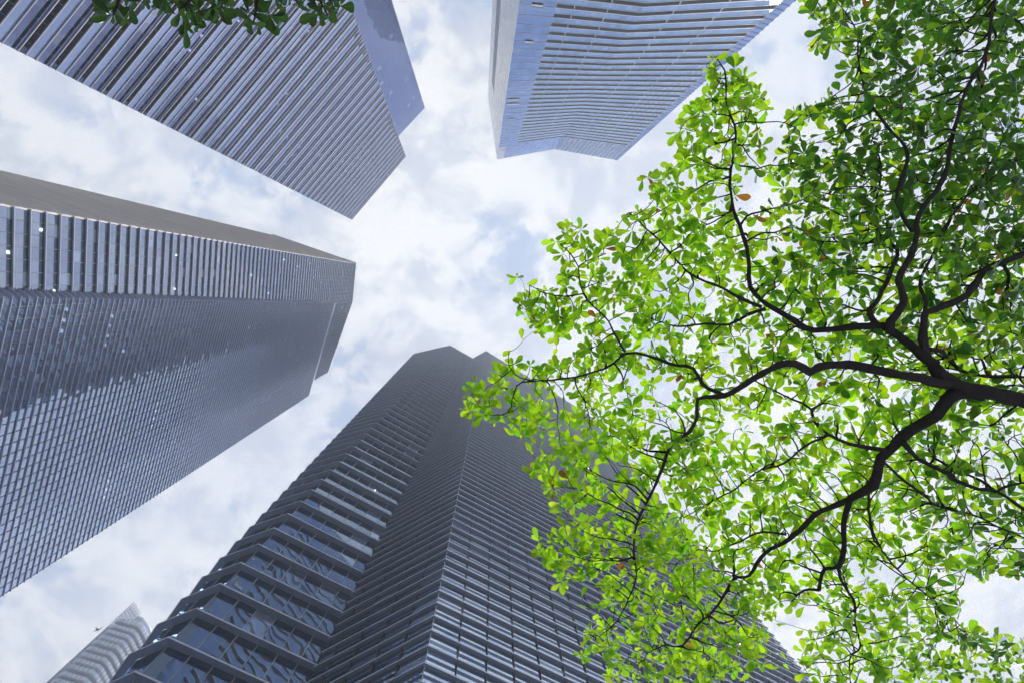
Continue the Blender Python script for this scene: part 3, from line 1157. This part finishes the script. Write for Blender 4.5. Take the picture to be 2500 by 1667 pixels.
def build_leaves(root, leaves, limit=300):
    """leaves: (pos, frame 3x3, shape, material)"""
    base = np.array(root.location)
    sc_ = []
    for i, (p_, Fm, si, mi) in enumerate(leaves):
        sc_.append((seen_area(SHAPES[si][0] @ Fm.T + p_), i))
    sc_.sort(key=lambda q: -q[0])
    single = set(i for a, i in sc_[:limit] if a > 60)
    groups = {}
    for i, (p_, Fm, si, mi) in enumerate(leaves):
        if i in single:
            o = link('leaf', leaf_mesh(si, mi), root)
            m4 = Matrix(Fm.tolist()).to_4x4()
            m4.translation = Vector(p_ - base)
            o.matrix_local = m4
            continue
        g_ = groups.setdefault(mi, [[], [], [], 0])
        V, Fa, UVs = SHAPES[si]
        g_[0].append(V @ Fm.T + p_ - base)
        n_ = g_[3]
        g_[1] += [tuple(x + n_ for x in f) for f in Fa]
        g_[2] += [x for f in Fa for v in f for x in UVs[v]]
        g_[3] += len(V)
    V_, F_, U_, MI, n_ = [], [], [], [], 0
    mats = sorted(groups)
    for q, mi in enumerate(mats):
        g_ = groups[mi]
        V_ += g_[0]
        F_ += [tuple(x + n_ for x in f) for f in g_[1]]
        MI += [q] * len(g_[1])
        U_ += g_[2]
        n_ += g_[3]
    if V_:
        me = bpy.data.meshes.new('crown')
        me.from_pydata([tuple(v) for v in np.concatenate(V_)], [], F_)
        for mi in mats:
            me.materials.append(LEAFM[mi])
        me.polygons.foreach_set('material_index', MI)
        me.polygons.foreach_set('use_smooth', [True] * len(F_))
        u = me.uv_layers.new(name='UVMap')
        u.data.foreach_set('uv', U_)
        o = link('crown', me, root)
        o['kind'] = 'stuff'


def tube(path, rad, sides):
    path = np.asarray(path)
    V, Fa = [], []
    t0 = path[1] - path[0]
    ref = np.array((0.31, 0.17, 0.93))
    for i, p_ in enumerate(path):
        t_ = path[min(i + 1, len(path) - 1)] - path[max(i - 1, 0)]
        t_ = t_ / (np.linalg.norm(t_) + 1e-9)
        u_ = np.cross(t_, ref)
        nu = np.linalg.norm(u_)
        if nu < 0.1:
            u_ = np.cross(t_, np.array((1.0, 0, 0)))
            nu = np.linalg.norm(u_)
        u_ /= nu
        w_ = np.cross(t_, u_)
        for j in range(sides):
            a = 2 * math.pi * j / sides
            rr = rad[i] * (1 + (0.10 * math.sin(j * 2.1 + i * 0.9) if sides > 6 else 0))
            V.append(p_ + (u_ * math.cos(a) + w_ * math.sin(a)) * rr)
    n_ = len(path)
    for i in range(n_ - 1):
        for j in range(sides):
            k_ = (j + 1) % sides
            Fa.append((i * sides + j, i * sides + k_, (i + 1) * sides + k_, (i + 1) * sides + j))
    Fa.append(tuple(range(sides - 1, -1, -1)))
    Fa.append(tuple((n_ - 1) * sides + j for j in range(sides)))
    return np.array(V), Fa


def smooth_path(P_, R_, step=0.05):
    P_ = np.asarray(P_, float)
    R_ = np.asarray(R_, float)
    Q = [2 * P_[0] - P_[1]] + list(P_) + [2 * P_[-1] - P_[-2]]
    out, ro = [], []
    for i in range(len(P_) - 1):
        a, b, c, d = Q[i], Q[i + 1], Q[i + 2], Q[i + 3]
        n_ = max(1, int(np.linalg.norm(c - b) / step))
        for j in range(n_):
            t_ = j / n_
            out.append(0.5 * ((2 * b) + (c - a) * t_ + (2 * a - 5 * b + 4 * c - d) * t_ ** 2 + (3 * b - a - 3 * c + d) * t_ ** 3))
            ro.append(R_[i] + (R_[i + 1] - R_[i]) * t_)
    out.append(P_[-1])
    ro.append(R_[-1])
    return np.array(out), np.array(ro)


class Skeleton:
    def __init__(self):
        self.pos, self.par, self.rad, self.main = [], [], [], []

    def add_path(self, pts, radii, step=0.05):
        P_, R_ = smooth_path(pts, radii, step)
        prev = -1
        if self.pos:
            d = np.linalg.norm(np.array(self.pos) - P_[0], axis=1)
            prev = int(d.argmin())
        ids = []
        for p_, r_ in zip(P_, R_):
            self.pos.append(p_)
            self.par.append(prev)
            self.rad.append(r_)
            self.main.append(True)
            prev = len(self.pos) - 1
            ids.append(prev)
        return P_, R_

    def grow(self, att, step=0.05, infl=0.6, kill=0.09, iters=160, wob=0.42, gravity=0.0):
        att = np.asarray(att, float)
        pos = np.array(self.pos)
        nearest = np.zeros(len(att), int)
        nd = np.full(len(att), 1e9)
        for i in range(0, len(pos), 400):
            d = np.linalg.norm(att[:, None] - pos[None, i:i + 400], axis=2)
            j = d.argmin(1)
            dm = d[np.arange(len(att)), j]
            b = dm < nd
            nearest[b] = j[b] + i
            nd[b] = dm[b]
        alive = nd > kill
        buf = np.zeros((80000, 3))
        buf[:len(pos)] = pos
        for it in range(iters):
            act = alive & (nd < infl)
            if not act.any():
                break
            ids = np.where(act)[0]
            P_ = buf[:len(self.pos)]
            vec = att[ids] - P_[nearest[ids]]
            vec /= np.linalg.norm(vec, axis=1)[:, None]
            acc = {}
            for i, v in zip(nearest[ids], vec):
                acc[i] = acc.get(i, 0) + v
            new = []
            for i, v in acc.items():
                ln = np.linalg.norm(v)
                if ln < 0.15:
                    continue
                v = v / ln + rng.normal(0, wob, 3) * np.array((1, 1, 0.7))
                v[2] += gravity
                pi = self.par[i]
                if pi >= 0 and not self.main[i]:
                    back = P_[i] - P_[pi]
                    v = v / np.linalg.norm(v) + 0.55 * back / (np.linalg.norm(back) + 1e-9)
                v /= np.linalg.norm(v)
                new.append((P_[i] + v * step, i))
            if not new:
                break
            s_ = len(self.pos)
            for p_, i in new:
                self.pos.append(p_)
                self.par.append(i)
                self.rad.append(0.0)
                self.main.append(False)
            Np = np.array([q[0] for q in new])
            buf[s_:s_ + len(Np)] = Np
            li = np.where(alive)[0]
            A_ = att[li]
            d = (A_ ** 2).sum(1)[:, None] + (Np ** 2).sum(1)[None] - 2 * A_ @ Np.T
            j = d.argmin(1)
            dm = np.sqrt(np.maximum(d[np.arange(len(li)), j], 0))
            b = dm < nd[li]
            nearest[li[b]] = j[b] + s_
            nd[li[b]] = dm[b]
            alive &= nd > kill

    def finish(self, tip=0.0016, ex=2.25):
        n_ = len(self.pos)
        self.kids = [[] for _ in range(n_)]
        for i, p_ in enumerate(self.par):
            if p_ >= 0:
                self.kids[p_].append(i)
        acc = np.zeros(n_)
        for i in range(n_ - 1, -1, -1):
            if self.main[i]:
                continue
            if acc[i] == 0:
                acc[i] = tip ** ex
            self.rad[i] = acc[i] ** (1 / ex)
            p_ = self.par[i]
            if p_ >= 0 and not self.main[p_]:
                acc[p_] += acc[i]
        # a side twig is never thicker than what it grows from
        for i in range(n_):
            p_ = self.par[i]
            if p_ >= 0 and not self.main[i]:
                self.rad[i] = min(self.rad[i], self.rad[p_] * 0.92)

    def twig_mesh(self, base):
        V, Fa, n_ = [], [], 0
        done = set()
        order = [i for i in range(len(self.pos)) if not self.main[i]]
        for i in order:
            p_ = self.par[i]
            if i in done:
                continue
            # start of a chain
            path = [self.pos[p_]] if p_ >= 0 else []
            rad = [min(self.rad[p_], self.rad[i] * 1.15)] if p_ >= 0 else []
            j = i
            while True:
                done.add(j)
                path.append(self.pos[j])
                rad.append(self.rad[j])
                ks = [q for q in self.kids[j] if q not in done]
                if not ks:
                    break
                j = max(ks, key=lambda q: self.rad[q])
            if len(path) < 2:
                continue
            sm = np.array(path)
            if len(sm) > 3:
                sm[1:-1] = 0.25 * sm[:-2] + 0.5 * sm[1:-1] + 0.25 * sm[2:]
            v, f = tube(sm, rad, 5)
            V.append(v - base)
            Fa += [tuple(x + n_ for x in q) for q in f]
            n_ += len(v)
        return np.concatenate(V), Fa


def dress(sk, choose, size=0.105, spread=1.0, dense=0.5, hang=0.0, tip_r=0.0034):
    """rosettes of leaves at the twig tips, single leaves along the young wood"""
    leaves = []
    for i in range(len(sk.pos)):
        if sk.main[i] and sk.kids[i]:
            continue
        r_ = sk.rad[i]
        p_ = np.array(sk.pos[i])
        pi = sk.par[i]
        t_ = p_ - np.array(sk.pos[pi])
        t_ /= np.linalg.norm(t_) + 1e-9
        tipn = not sk.kids[i]
        if tipn:
            n_ = random.choice((4, 5, 5, 6, 7))
        elif r_ < tip_r and random.random() < dense:
            n_ = random.choice((1, 1, 2))
        else:
            continue
        ph = random.uniform(0, 6.28)
        young = random.random() < 0.16
        for j in range(n_):
            a = ph + j * 2 * math.pi / max(n_, 2) + random.uniform(-0.4, 0.4)
            out = np.array((math.cos(a), math.sin(a), random.uniform(-0.12, 0.55) - hang))
            d = out * spread + t_ * random.uniform(0.1, 0.9) + np.array((0, 0, -0.15 * hang))
            up = np.array((random.gauss(0, 0.33), random.gauss(0, 0.33), 1.0))
            sz = size * random.uniform(0.5, 1.4) * (0.55 if young else 1.0)
            leaves.append((p_ + t_ * random.uniform(-0.01, 0.01), leaf_frame(d, up, sz, random.gauss(0, 0.38)), random.randrange(len(SHAPES)), choose(p_)))
    return leaves


def in_poly(x, y, poly):
    c = False
    n_ = len(poly)
    for i in range(n_):
        x0, y0 = poly[i]
        x1, y1 = poly[i - 1]
        if (y0 > y) != (y1 > y) and x < (x1 - x0) * (y - y0) / (y1 - y0) + x0:
            c = not c
    return c


# --- the big tree at the right: limbs surveyed on the photograph, each at its own height
def limb_z(px, py):
    """height of the limbs above the camera: they rise and arch away from the trunk"""
    d = math.hypot(px - 2500, py - 975)
    return 2.75 + 0.75 * (d / 1100.0) ** 1.2


PXM = 2.2 / F


def limb(pts, r0, r1, dz=0.0, pw=1.0):
    P_, R_ = [], []
    for i, (x, y) in enumerate(pts):
        k_ = i / (len(pts) - 1)
        zz_ = limb_z(x, y) + dz * k_
        P_.append(np.array(at(x, y, CAM_Z + zz_)))
        R_.append((r0 + (r1 - r0) * k_ ** pw) * PXM)
    return P_, R_


TR = at(2960, 1010, CAM_Z + 2.4)
tree_root = bpy.data.objects.new('leafy_tree', None)
tree_root.location = (TR.x, TR.y, 0)
col.objects.link(tree_root)
tag(tree_root, 'backlit tree with bright green obovate leaves and dark spreading limbs filling the right side', 'tree')
tb = np.array(tree_root.location)
trunk_p = [np.array((TR.x + 0.05, TR.y + 0.02, -0.3)), np.array((TR.x, TR.y, 0.15)), np.array((TR.x - 0.03, TR.y, 1.2)), np.array((TR.x - 0.02, TR.y - 0.03, 2.6)),
           np.array((TR.x - 0.10, TR.y - 0.02, 3.6)), np.array(at(2760, 1012, CAM_Z + 2.62)), np.array(at(2600, 995, CAM_Z + 2.7)), np.array(at(2500, 975, CAM_Z + 2.75))]
trunk_r = [0.26, 0.19, 0.15, 0.13, 0.10, 0.074, 0.060, 0.050]
LIMBS = [
    ([(2500, 975), (2450, 968), (2398, 961), (2355, 946), (2313, 924), (2280, 893)], 24, 20, 0.0),
    ([(2280, 893), (2249, 871), (2202, 832), (2143, 800), (2080, 798), (1995, 808), (1925, 787), (1867, 753), (1840, 691), (1830, 628), (1808, 569), (1793, 505), (1785, 425), (1785, 319), (1774, 255), (1758, 175), (1752, 145)], 17, 1.8, 0.1, 0.75),
    ([(1867, 753), (1840, 766), (1782, 793), (1718, 798), (1654, 795), (1600, 782)], 7, 2.5, 0.15),
    ([(1862, 752), (1815, 735), (1760, 707), (1697, 665), (1622, 606), (1569, 553), (1535, 520)], 7, 2, 0.2),
    ([(2140, 798), (2122, 760), (2128, 734), (2165, 665), (2172, 610), (2150, 558), (2146, 425), (2133, 346)], 10, 2.5, 0.3),
    ([(2175, 815), (2166, 782), (2175, 734), (2202, 670), (2218, 617), (2226, 564), (2261, 516), (2303, 425), (2330, 346), (2356, 223), (2383, 133), (2415, 32), (2440, -40)], 13, 4, 0.1),
    ([(2226, 564), (2218, 479), (2207, 378), (2175, 319), (2143, 266), (2112, 202), (2101, 128), (2085, 69), (2064, 32)], 7, 1.8, 0.25),
    ([(2265, 880), (2252, 834), (2255, 766), (2282, 761), (2346, 734), (2420, 670), (2473, 622), (2520, 570), (2570, 470)], 14, 7, 0.1),
    ([(2255, 766), (2245, 739), (2262, 690), (2282, 620), (2300, 560), (2340, 500), (2400, 430), (2450, 330)], 6, 2, 0.3),
    ([(2262, 850), (2281, 846), (2313, 876), (2355, 903), (2419, 911), (2467, 914), (2510, 950)], 8, 5, 0.2),
    ([(2330, 934), (2260, 927), (2185, 914), (2100, 893), (2020, 890), (1967, 900), (1914, 887), (1861, 914), (1813, 945), (1771, 964)], 17, 9.5, 0.0),
    ([(1771, 964), (1712, 980), (1696, 1004), (1686, 1047), (1654, 1089), (1617, 1137), (1580, 1195), (1548, 1275), (1542, 1339), (1545, 1408), (1532, 1456), (1510, 1504), (1463, 1552)], 8.5, 1.8, 0.1),
    ([(1771, 964), (1728, 935), (1696, 908), (1633, 887), (1569, 866), (1526, 858), (1463, 898), (1383, 919), (1314, 930), (1265, 945), (1241, 1004), (1190, 1012)], 7.5, 1.6, 0.1),
    ([(1314, 930), (1273, 913), (1244, 890), (1241, 863)], 3, 1.6, 0.1),
    ([(1526, 858), (1489, 814), (1463, 761), (1426, 718), (1415, 649), (1394, 612), (1367, 596)], 4.5, 1.6, 0.15),
    ([(1426, 718), (1372, 723), (1330, 715), (1293, 697)], 3, 1.6, 0.1),
    ([(2395, 961), (2334, 967), (2276, 999), (2233, 1052), (2180, 1089), (2148, 1116), (2122, 1169), (2074, 1217)], 22, 14, 0.0),
    ([(2074, 1217), (2015, 1254), (1962, 1275), (1920, 1302), (1877, 1350), (1824, 1392), (1813, 1424), (1760, 1472), (1707, 1520), (1659, 1552), (1622, 1568), (1580, 1594)], 10, 2, 0.1),
    ([(2165, 1098), (2122, 1089), (2079, 1081), (2026, 1062), (1994, 1025), (1978, 999), (1930, 977), (1882, 954), (1845, 930)], 7.5, 3, 0.2),
    ([(2026, 1062), (1967, 1084), (1904, 1116), (1861, 1148), (1782, 1200), (1718, 1238), (1670, 1262)], 4.5, 1.8, 0.2),
    ([(2074, 1217), (2058, 1275), (2047, 1328), (2042, 1381), (2030, 1398), (2015, 1410), (1999, 1440)], 10, 6, 0.0),
    ([(2042, 1381), (2068, 1429), (2090, 1477), (2103, 1525), (2095, 1573), (2084, 1621), (2080, 1690)], 6, 2.2, 0.15),
    ([(1920, 1302), (1877, 1296), (1840, 1296), (1803, 1312), (1750, 1331), (1707, 1344), (1665, 1365)], 4.5, 1.8, 0.15),
    ([(2200, 1075), (2215, 1090), (2244, 1126), (2292, 1148), (2340, 1169), (2393, 1185), (2430, 1201), (2467, 1222), (2520, 1255)], 8.5, 5.5, 0.1),
    ([(2430, 1201), (2470, 1188), (2520, 1178)], 5, 3.5, 0.1),
    ([(2150, 1120), (2196, 1169), (2260, 1201), (2308, 1233), (2377, 1259), (2440, 1286), (2500, 1320), (2530, 1400)], 5, 2.5, 0.2),
    ([(2118, 1175), (2132, 1254), (2148, 1312), (2180, 1355), (2223, 1403), (2260, 1445), (2313, 1488), (2356, 1536)], 5, 1.8, 0.2),
]
sk = Skeleton()
P_, R_ = sk.add_path(trunk_p, trunk_r, 0.10)
v, f = tube(P_, R_, 14)
link('trunk', new_mesh('trunk', v - tb, f, BARK, True), tree_root)
for lm in LIMBS:
    pts_, r_ = limb(*lm)
    # small knots and bends
    for q in range(1, len(pts_) - 1):
        pts_[q] = pts_[q] + rng.normal(0, 0.018, 3) * np.array((0.7, 0.7, 2.0))
    n0_ = len(sk.pos)
    P_, R_ = sk.add_path(pts_, r_, 0.05)
    wob_ = np.cumsum(rng.normal(0, 0.0035, P_.shape), axis=0)
    wob_ -= np.linspace(0, 1, len(P_))[:, None] * wob_[-1]
    P_ = P_ + wob_
    for q in range(len(P_)):
        sk.pos[n0_ + q] = P_[q]
    R_ = R_ * (1 + rng.normal(0, 0.08, len(R_)))
    v, f = tube(P_, R_, 10 if R_[0] > 0.02 else 7)
    link('branch', new_mesh('branch', v - tb, f, BARK, True), tree_root)

CROWN_OUT = [(1935, -60), (1950, 15), (1990, 95), (2050, 150), (2075, 215), (2010, 255), (1925, 260), (1925, 345), (1895, 400), (1845, 440), (1855, 340), (1880, 250), (1850, 215),
             (1800, 160), (1770, 130), (1730, 140), (1715, 230), (1650, 290), (1650, 340), (1665, 410), (1560, 450), (1580, 500), (1540, 545), (1490, 560), (1470, 575), (1425, 540), (1345, 560),
             (1350, 610), (1385, 660), (1320, 690), (1270, 670), (1260, 745), (1300, 800), (1340, 830), (1420, 800), (1440, 850), (1330, 900), (1290, 880), (1240, 845), (1170, 900), (1160, 945), (1140, 1000), (1200, 1030), (1265, 1055),
             (1320, 1030), (1375, 1050), (1350, 1100), (1290, 1140), (1330, 1190), (1390, 1240), (1360, 1290), (1305, 1320), (1310, 1350), (1370, 1390), (1385, 1440), (1460, 1430), (1475, 1490), (1420, 1540), (1425, 1600),
             (1480, 1610), (1500, 1700), (1850, 1700), (1880, 1560), (1830, 1510), (1880, 1470), (1960, 1520), (1950, 1600), (2000, 1700), (2620, 1720), (2620, 1560), (2450, 1570), (2350, 1520), (2330, 1420), (2420, 1420), (2480, 1400), (2640, 1450), (2640, -60)]
GAPS = [(1370, 960, 45), (1850, 470, 55), (2000, 330, 45), (1490, 790, 40), (1900, 1010, 35), (1985, 1500, 40), (2090, 1010, 32), (1840, 1080, 30), (2180, 960, 28), (1640, 950, 30), (1620, 700, 30)]
att = []
tries = 0
while len(att) < 4600 and tries < 200000:
    tries += 1
    x, y = rng.uniform(1120, 2640), rng.uniform(-60, 1720)
    if not in_poly(x, y, CROWN_OUT):
        continue
    if any((x - gx) ** 2 + (y - gy) ** 2 < gr * gr for gx, gy, gr in GAPS):
        continue
    upper = max(0.0, min(1.0, (x - 1800) / 500.0)) * max(0.0, min(1.0, (900 - y) / 500.0))
    zz_ = limb_z(x, y) + abs(rng.normal(0.0, 0.28 + 0.25 * upper)) + 0.03
    att.append(np.array(at(x, y, CAM_Z + zz_)))
# a second, higher storey that shades the upper right
for _ in range(330):
    x, y = rng.uniform(1950, 2640), rng.uniform(-60, 820)
    if in_poly(x, y, CROWN_OUT):
        att.append(np.array(at(x, y, CAM_Z + limb_z(x, y) + rng.uniform(0.6, 1.2))))
sk.grow(att, step=0.045, infl=0.75, kill=0.055)
sk.finish(0.0035, 1.85)
v, f = sk.twig_mesh(tb)
o = link('twigs', new_mesh('twigs', v, f, TWIG, True), tree_root)
o['kind'] = 'stuff'


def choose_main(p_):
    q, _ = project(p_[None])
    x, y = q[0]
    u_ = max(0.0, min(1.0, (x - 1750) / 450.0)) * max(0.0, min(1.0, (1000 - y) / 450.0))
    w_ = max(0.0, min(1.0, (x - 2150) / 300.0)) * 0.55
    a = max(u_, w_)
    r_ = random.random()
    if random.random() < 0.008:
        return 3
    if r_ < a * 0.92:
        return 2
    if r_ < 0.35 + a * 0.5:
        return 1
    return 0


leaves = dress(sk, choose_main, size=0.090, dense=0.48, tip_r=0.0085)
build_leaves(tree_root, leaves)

# --- the neighbouring tree whose twigs hang into the top left
T2 = at(480, -900, CAM_Z + 2.6)
tree2 = bpy.data.objects.new('hanging_tree', None)
tree2.location = (T2.x, T2.y, 0)
col.objects.link(tree2)
tag(tree2, 'dark green leafy twigs hanging down in front of the violet glass tower', 'tree')
tb2 = np.array(tree2.location)
sk2 = Skeleton()
P_, R_ = sk2.add_path([np.array((T2.x, T2.y, -0.3)), np.array((T2.x + 0.02, T2.y, 0.2)), np.array((T2.x, T2.y + 0.03, 1.5)), np.array((T2.x + 0.05, T2.y, 3.0)), np.array(at(500, -700, CAM_Z + 2.7))], [0.22, 0.16, 0.13, 0.11, 0.08], 0.1)
v, f = tube(P_, R_, 12)
link('trunk', new_mesh('trunk', v - tb2, f, BARK, True), tree2)


def limb2(pts, r0, r1):
    n_ = len(pts) - 1
    return [np.array(at(x, y, CAM_Z + z_)) for x, y, z_ in pts], [(r0 + (r1 - r0) * i / n_) * PXM for i in range(n_ + 1)]


for pts_, a, b in (
        ([(500, -700, 2.7), (480, -480, 2.8), (400, -300, 2.85), (320, -120, 2.8), (296, -20, 2.75), (285, 20, 2.72), (276, 38, 2.7)], 16, 1.8),
        ([(480, -480, 2.8), (500, -300, 2.85), (500, -140, 2.8), (475, -20, 2.75), (458, 10, 2.74), (440, 22, 2.74)], 12, 2.0),
        ([(458, 10, 2.74), (470, 35, 2.72), (480, 62, 2.70)], 2.0, 1.4),
        ([(490, -160, 2.8), (560, -110, 2.85), (630, -60, 2.8), (628, 0, 2.75), (624, 35, 2.72), (618, 58, 2.7)], 7, 1.5),
        ([(500, -300, 2.85), (640, -220, 2.9), (750, -110, 2.85), (775, -30, 2.8), (785, 10, 2.75), (800, 38, 2.72)], 9, 1.5),
        ([(750, -110, 2.85), (730, -40, 2.8), (725, 5, 2.76)], 4, 1.5)):
    pt_, r_ = limb2(pts_, a, b)
    P_, R_ = sk2.add_path(pt_, r_, 0.05)
    v, f = tube(P_, R_, 8)
    link('branch', new_mesh('branch', v - tb2, f, BARK, True), tree2)
att = []
for (cx, cy, rx, ry, n_) in ((290, 20, 45, 26, 8), (355, -5, 40, 18, 7), (420, 5, 40, 22, 9), (470, 40, 35, 35, 12), (520, 5, 30, 22, 7), (620, 40, 32, 34, 11), (655, 5, 28, 20, 6), (720, 0, 25, 20, 5), (795, 30, 25, 30, 10), (770, -10, 40, 20, 6),
                             (520, -200, 230, 110, 110)):
    for _ in range(n_):
        x, y = rng.normal(cx, rx * 0.6), rng.normal(cy, ry * 0.6)
        att.append(np.array(at(x, y, CAM_Z + 2.75 + rng.uniform(-0.08, 0.25))))
sk2.grow(att, step=0.04, infl=0.8, kill=0.06)
sk2.finish()
v, f = sk2.twig_mesh(tb2)
o = link('twigs', new_mesh('twigs', v, f, TWIG, True), tree2)
o['kind'] = 'stuff'
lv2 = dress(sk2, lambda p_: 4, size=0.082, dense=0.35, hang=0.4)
build_leaves(tree2, lv2, limit=150)

# ------------------------------------------------------------------ birds
BIRD = mat_plain('dark_feather', (0.035, 0.032, 0.035), 0.8, var=0.2)


def bird(px, py, z, span, ang, label):
    c = at(px, py, z)
    o = bpy.data.objects.new('bird', None)
    o.location = c
    o.rotation_euler = (0, 0, ang)
    col.objects.link(o)
    tag(o, label, 'bird', 'birds in the sky')
    h = span / 2
    ln = span * 0.16
    path = [np.array((0, y_, z_)) * ln for y_, z_ in ((-1.0, 0), (-0.75, 0.0), (-0.4, 0.02), (0, 0), (0.45, -0.02), (0.62, 0.03), (0.78, 0.05))]
    v, f = tube(path, [0.02 * span, 0.035 * span, 0.055 * span, 0.06 * span, 0.035 * span, 0.04 * span, 0.006 * span], 8)
    link('body', new_mesh('body', v, f, BIRD, True), o)
    for sgn in (-1, 1):
        V, Fa = [], []
        prof = ((0.0, 0.10, -0.08), (0.35, 0.12, -0.02), (0.6, 0.09, -0.03), (0.85, 0.02, -0.05), (1.0, -0.05, -0.06))
        for k_, le, te in prof:
            zz_ = 0.10 * k_ * h
            for dz in (0.006, -0.006):
                V += [(sgn * k_ * h, le * h, zz_ + dz * span), (sgn * k_ * h, te * h, zz_ + dz * span)]
        for i in range(len(prof) - 1):
            a = i * 4
            b = a + 4
            Fa += [(a, a + 1, b + 1, b), (a + 2, b + 2, b + 3, a + 3), (a, b, b + 2, a + 2), (a + 1, a + 3, b + 3, b + 1)]
        Fa += [(16, 17, 19, 18), (0, 2, 3, 1)]
        link('wing', new_mesh('wing', V, Fa, BIRD), o)
    V = [(-0.03 * span, -0.9 * ln, 0.004), (0.03 * span, -0.9 * ln, 0.004), (0.07 * span, -1.5 * ln, 0.004), (-0.07 * span, -1.5 * ln, 0.004)]
    V += [(a, b, -0.004) for a, b, _ in V]
    link('tail', new_mesh('tail', V, [(0, 1, 2, 3), (7, 6, 5, 4), (0, 4, 5, 1), (1, 5, 6, 2), (2, 6, 7, 3), (3, 7, 4, 0)], BIRD), o)


bird(238, 1536, 34.0, 0.75, math.radians(-24), 'dark bird with spread wings beside the pale zigzag high-rise')
bird(114, 1654, 62.0, 0.45, math.radians(-35), 'tiny dark bird low in the bottom corner of sky')
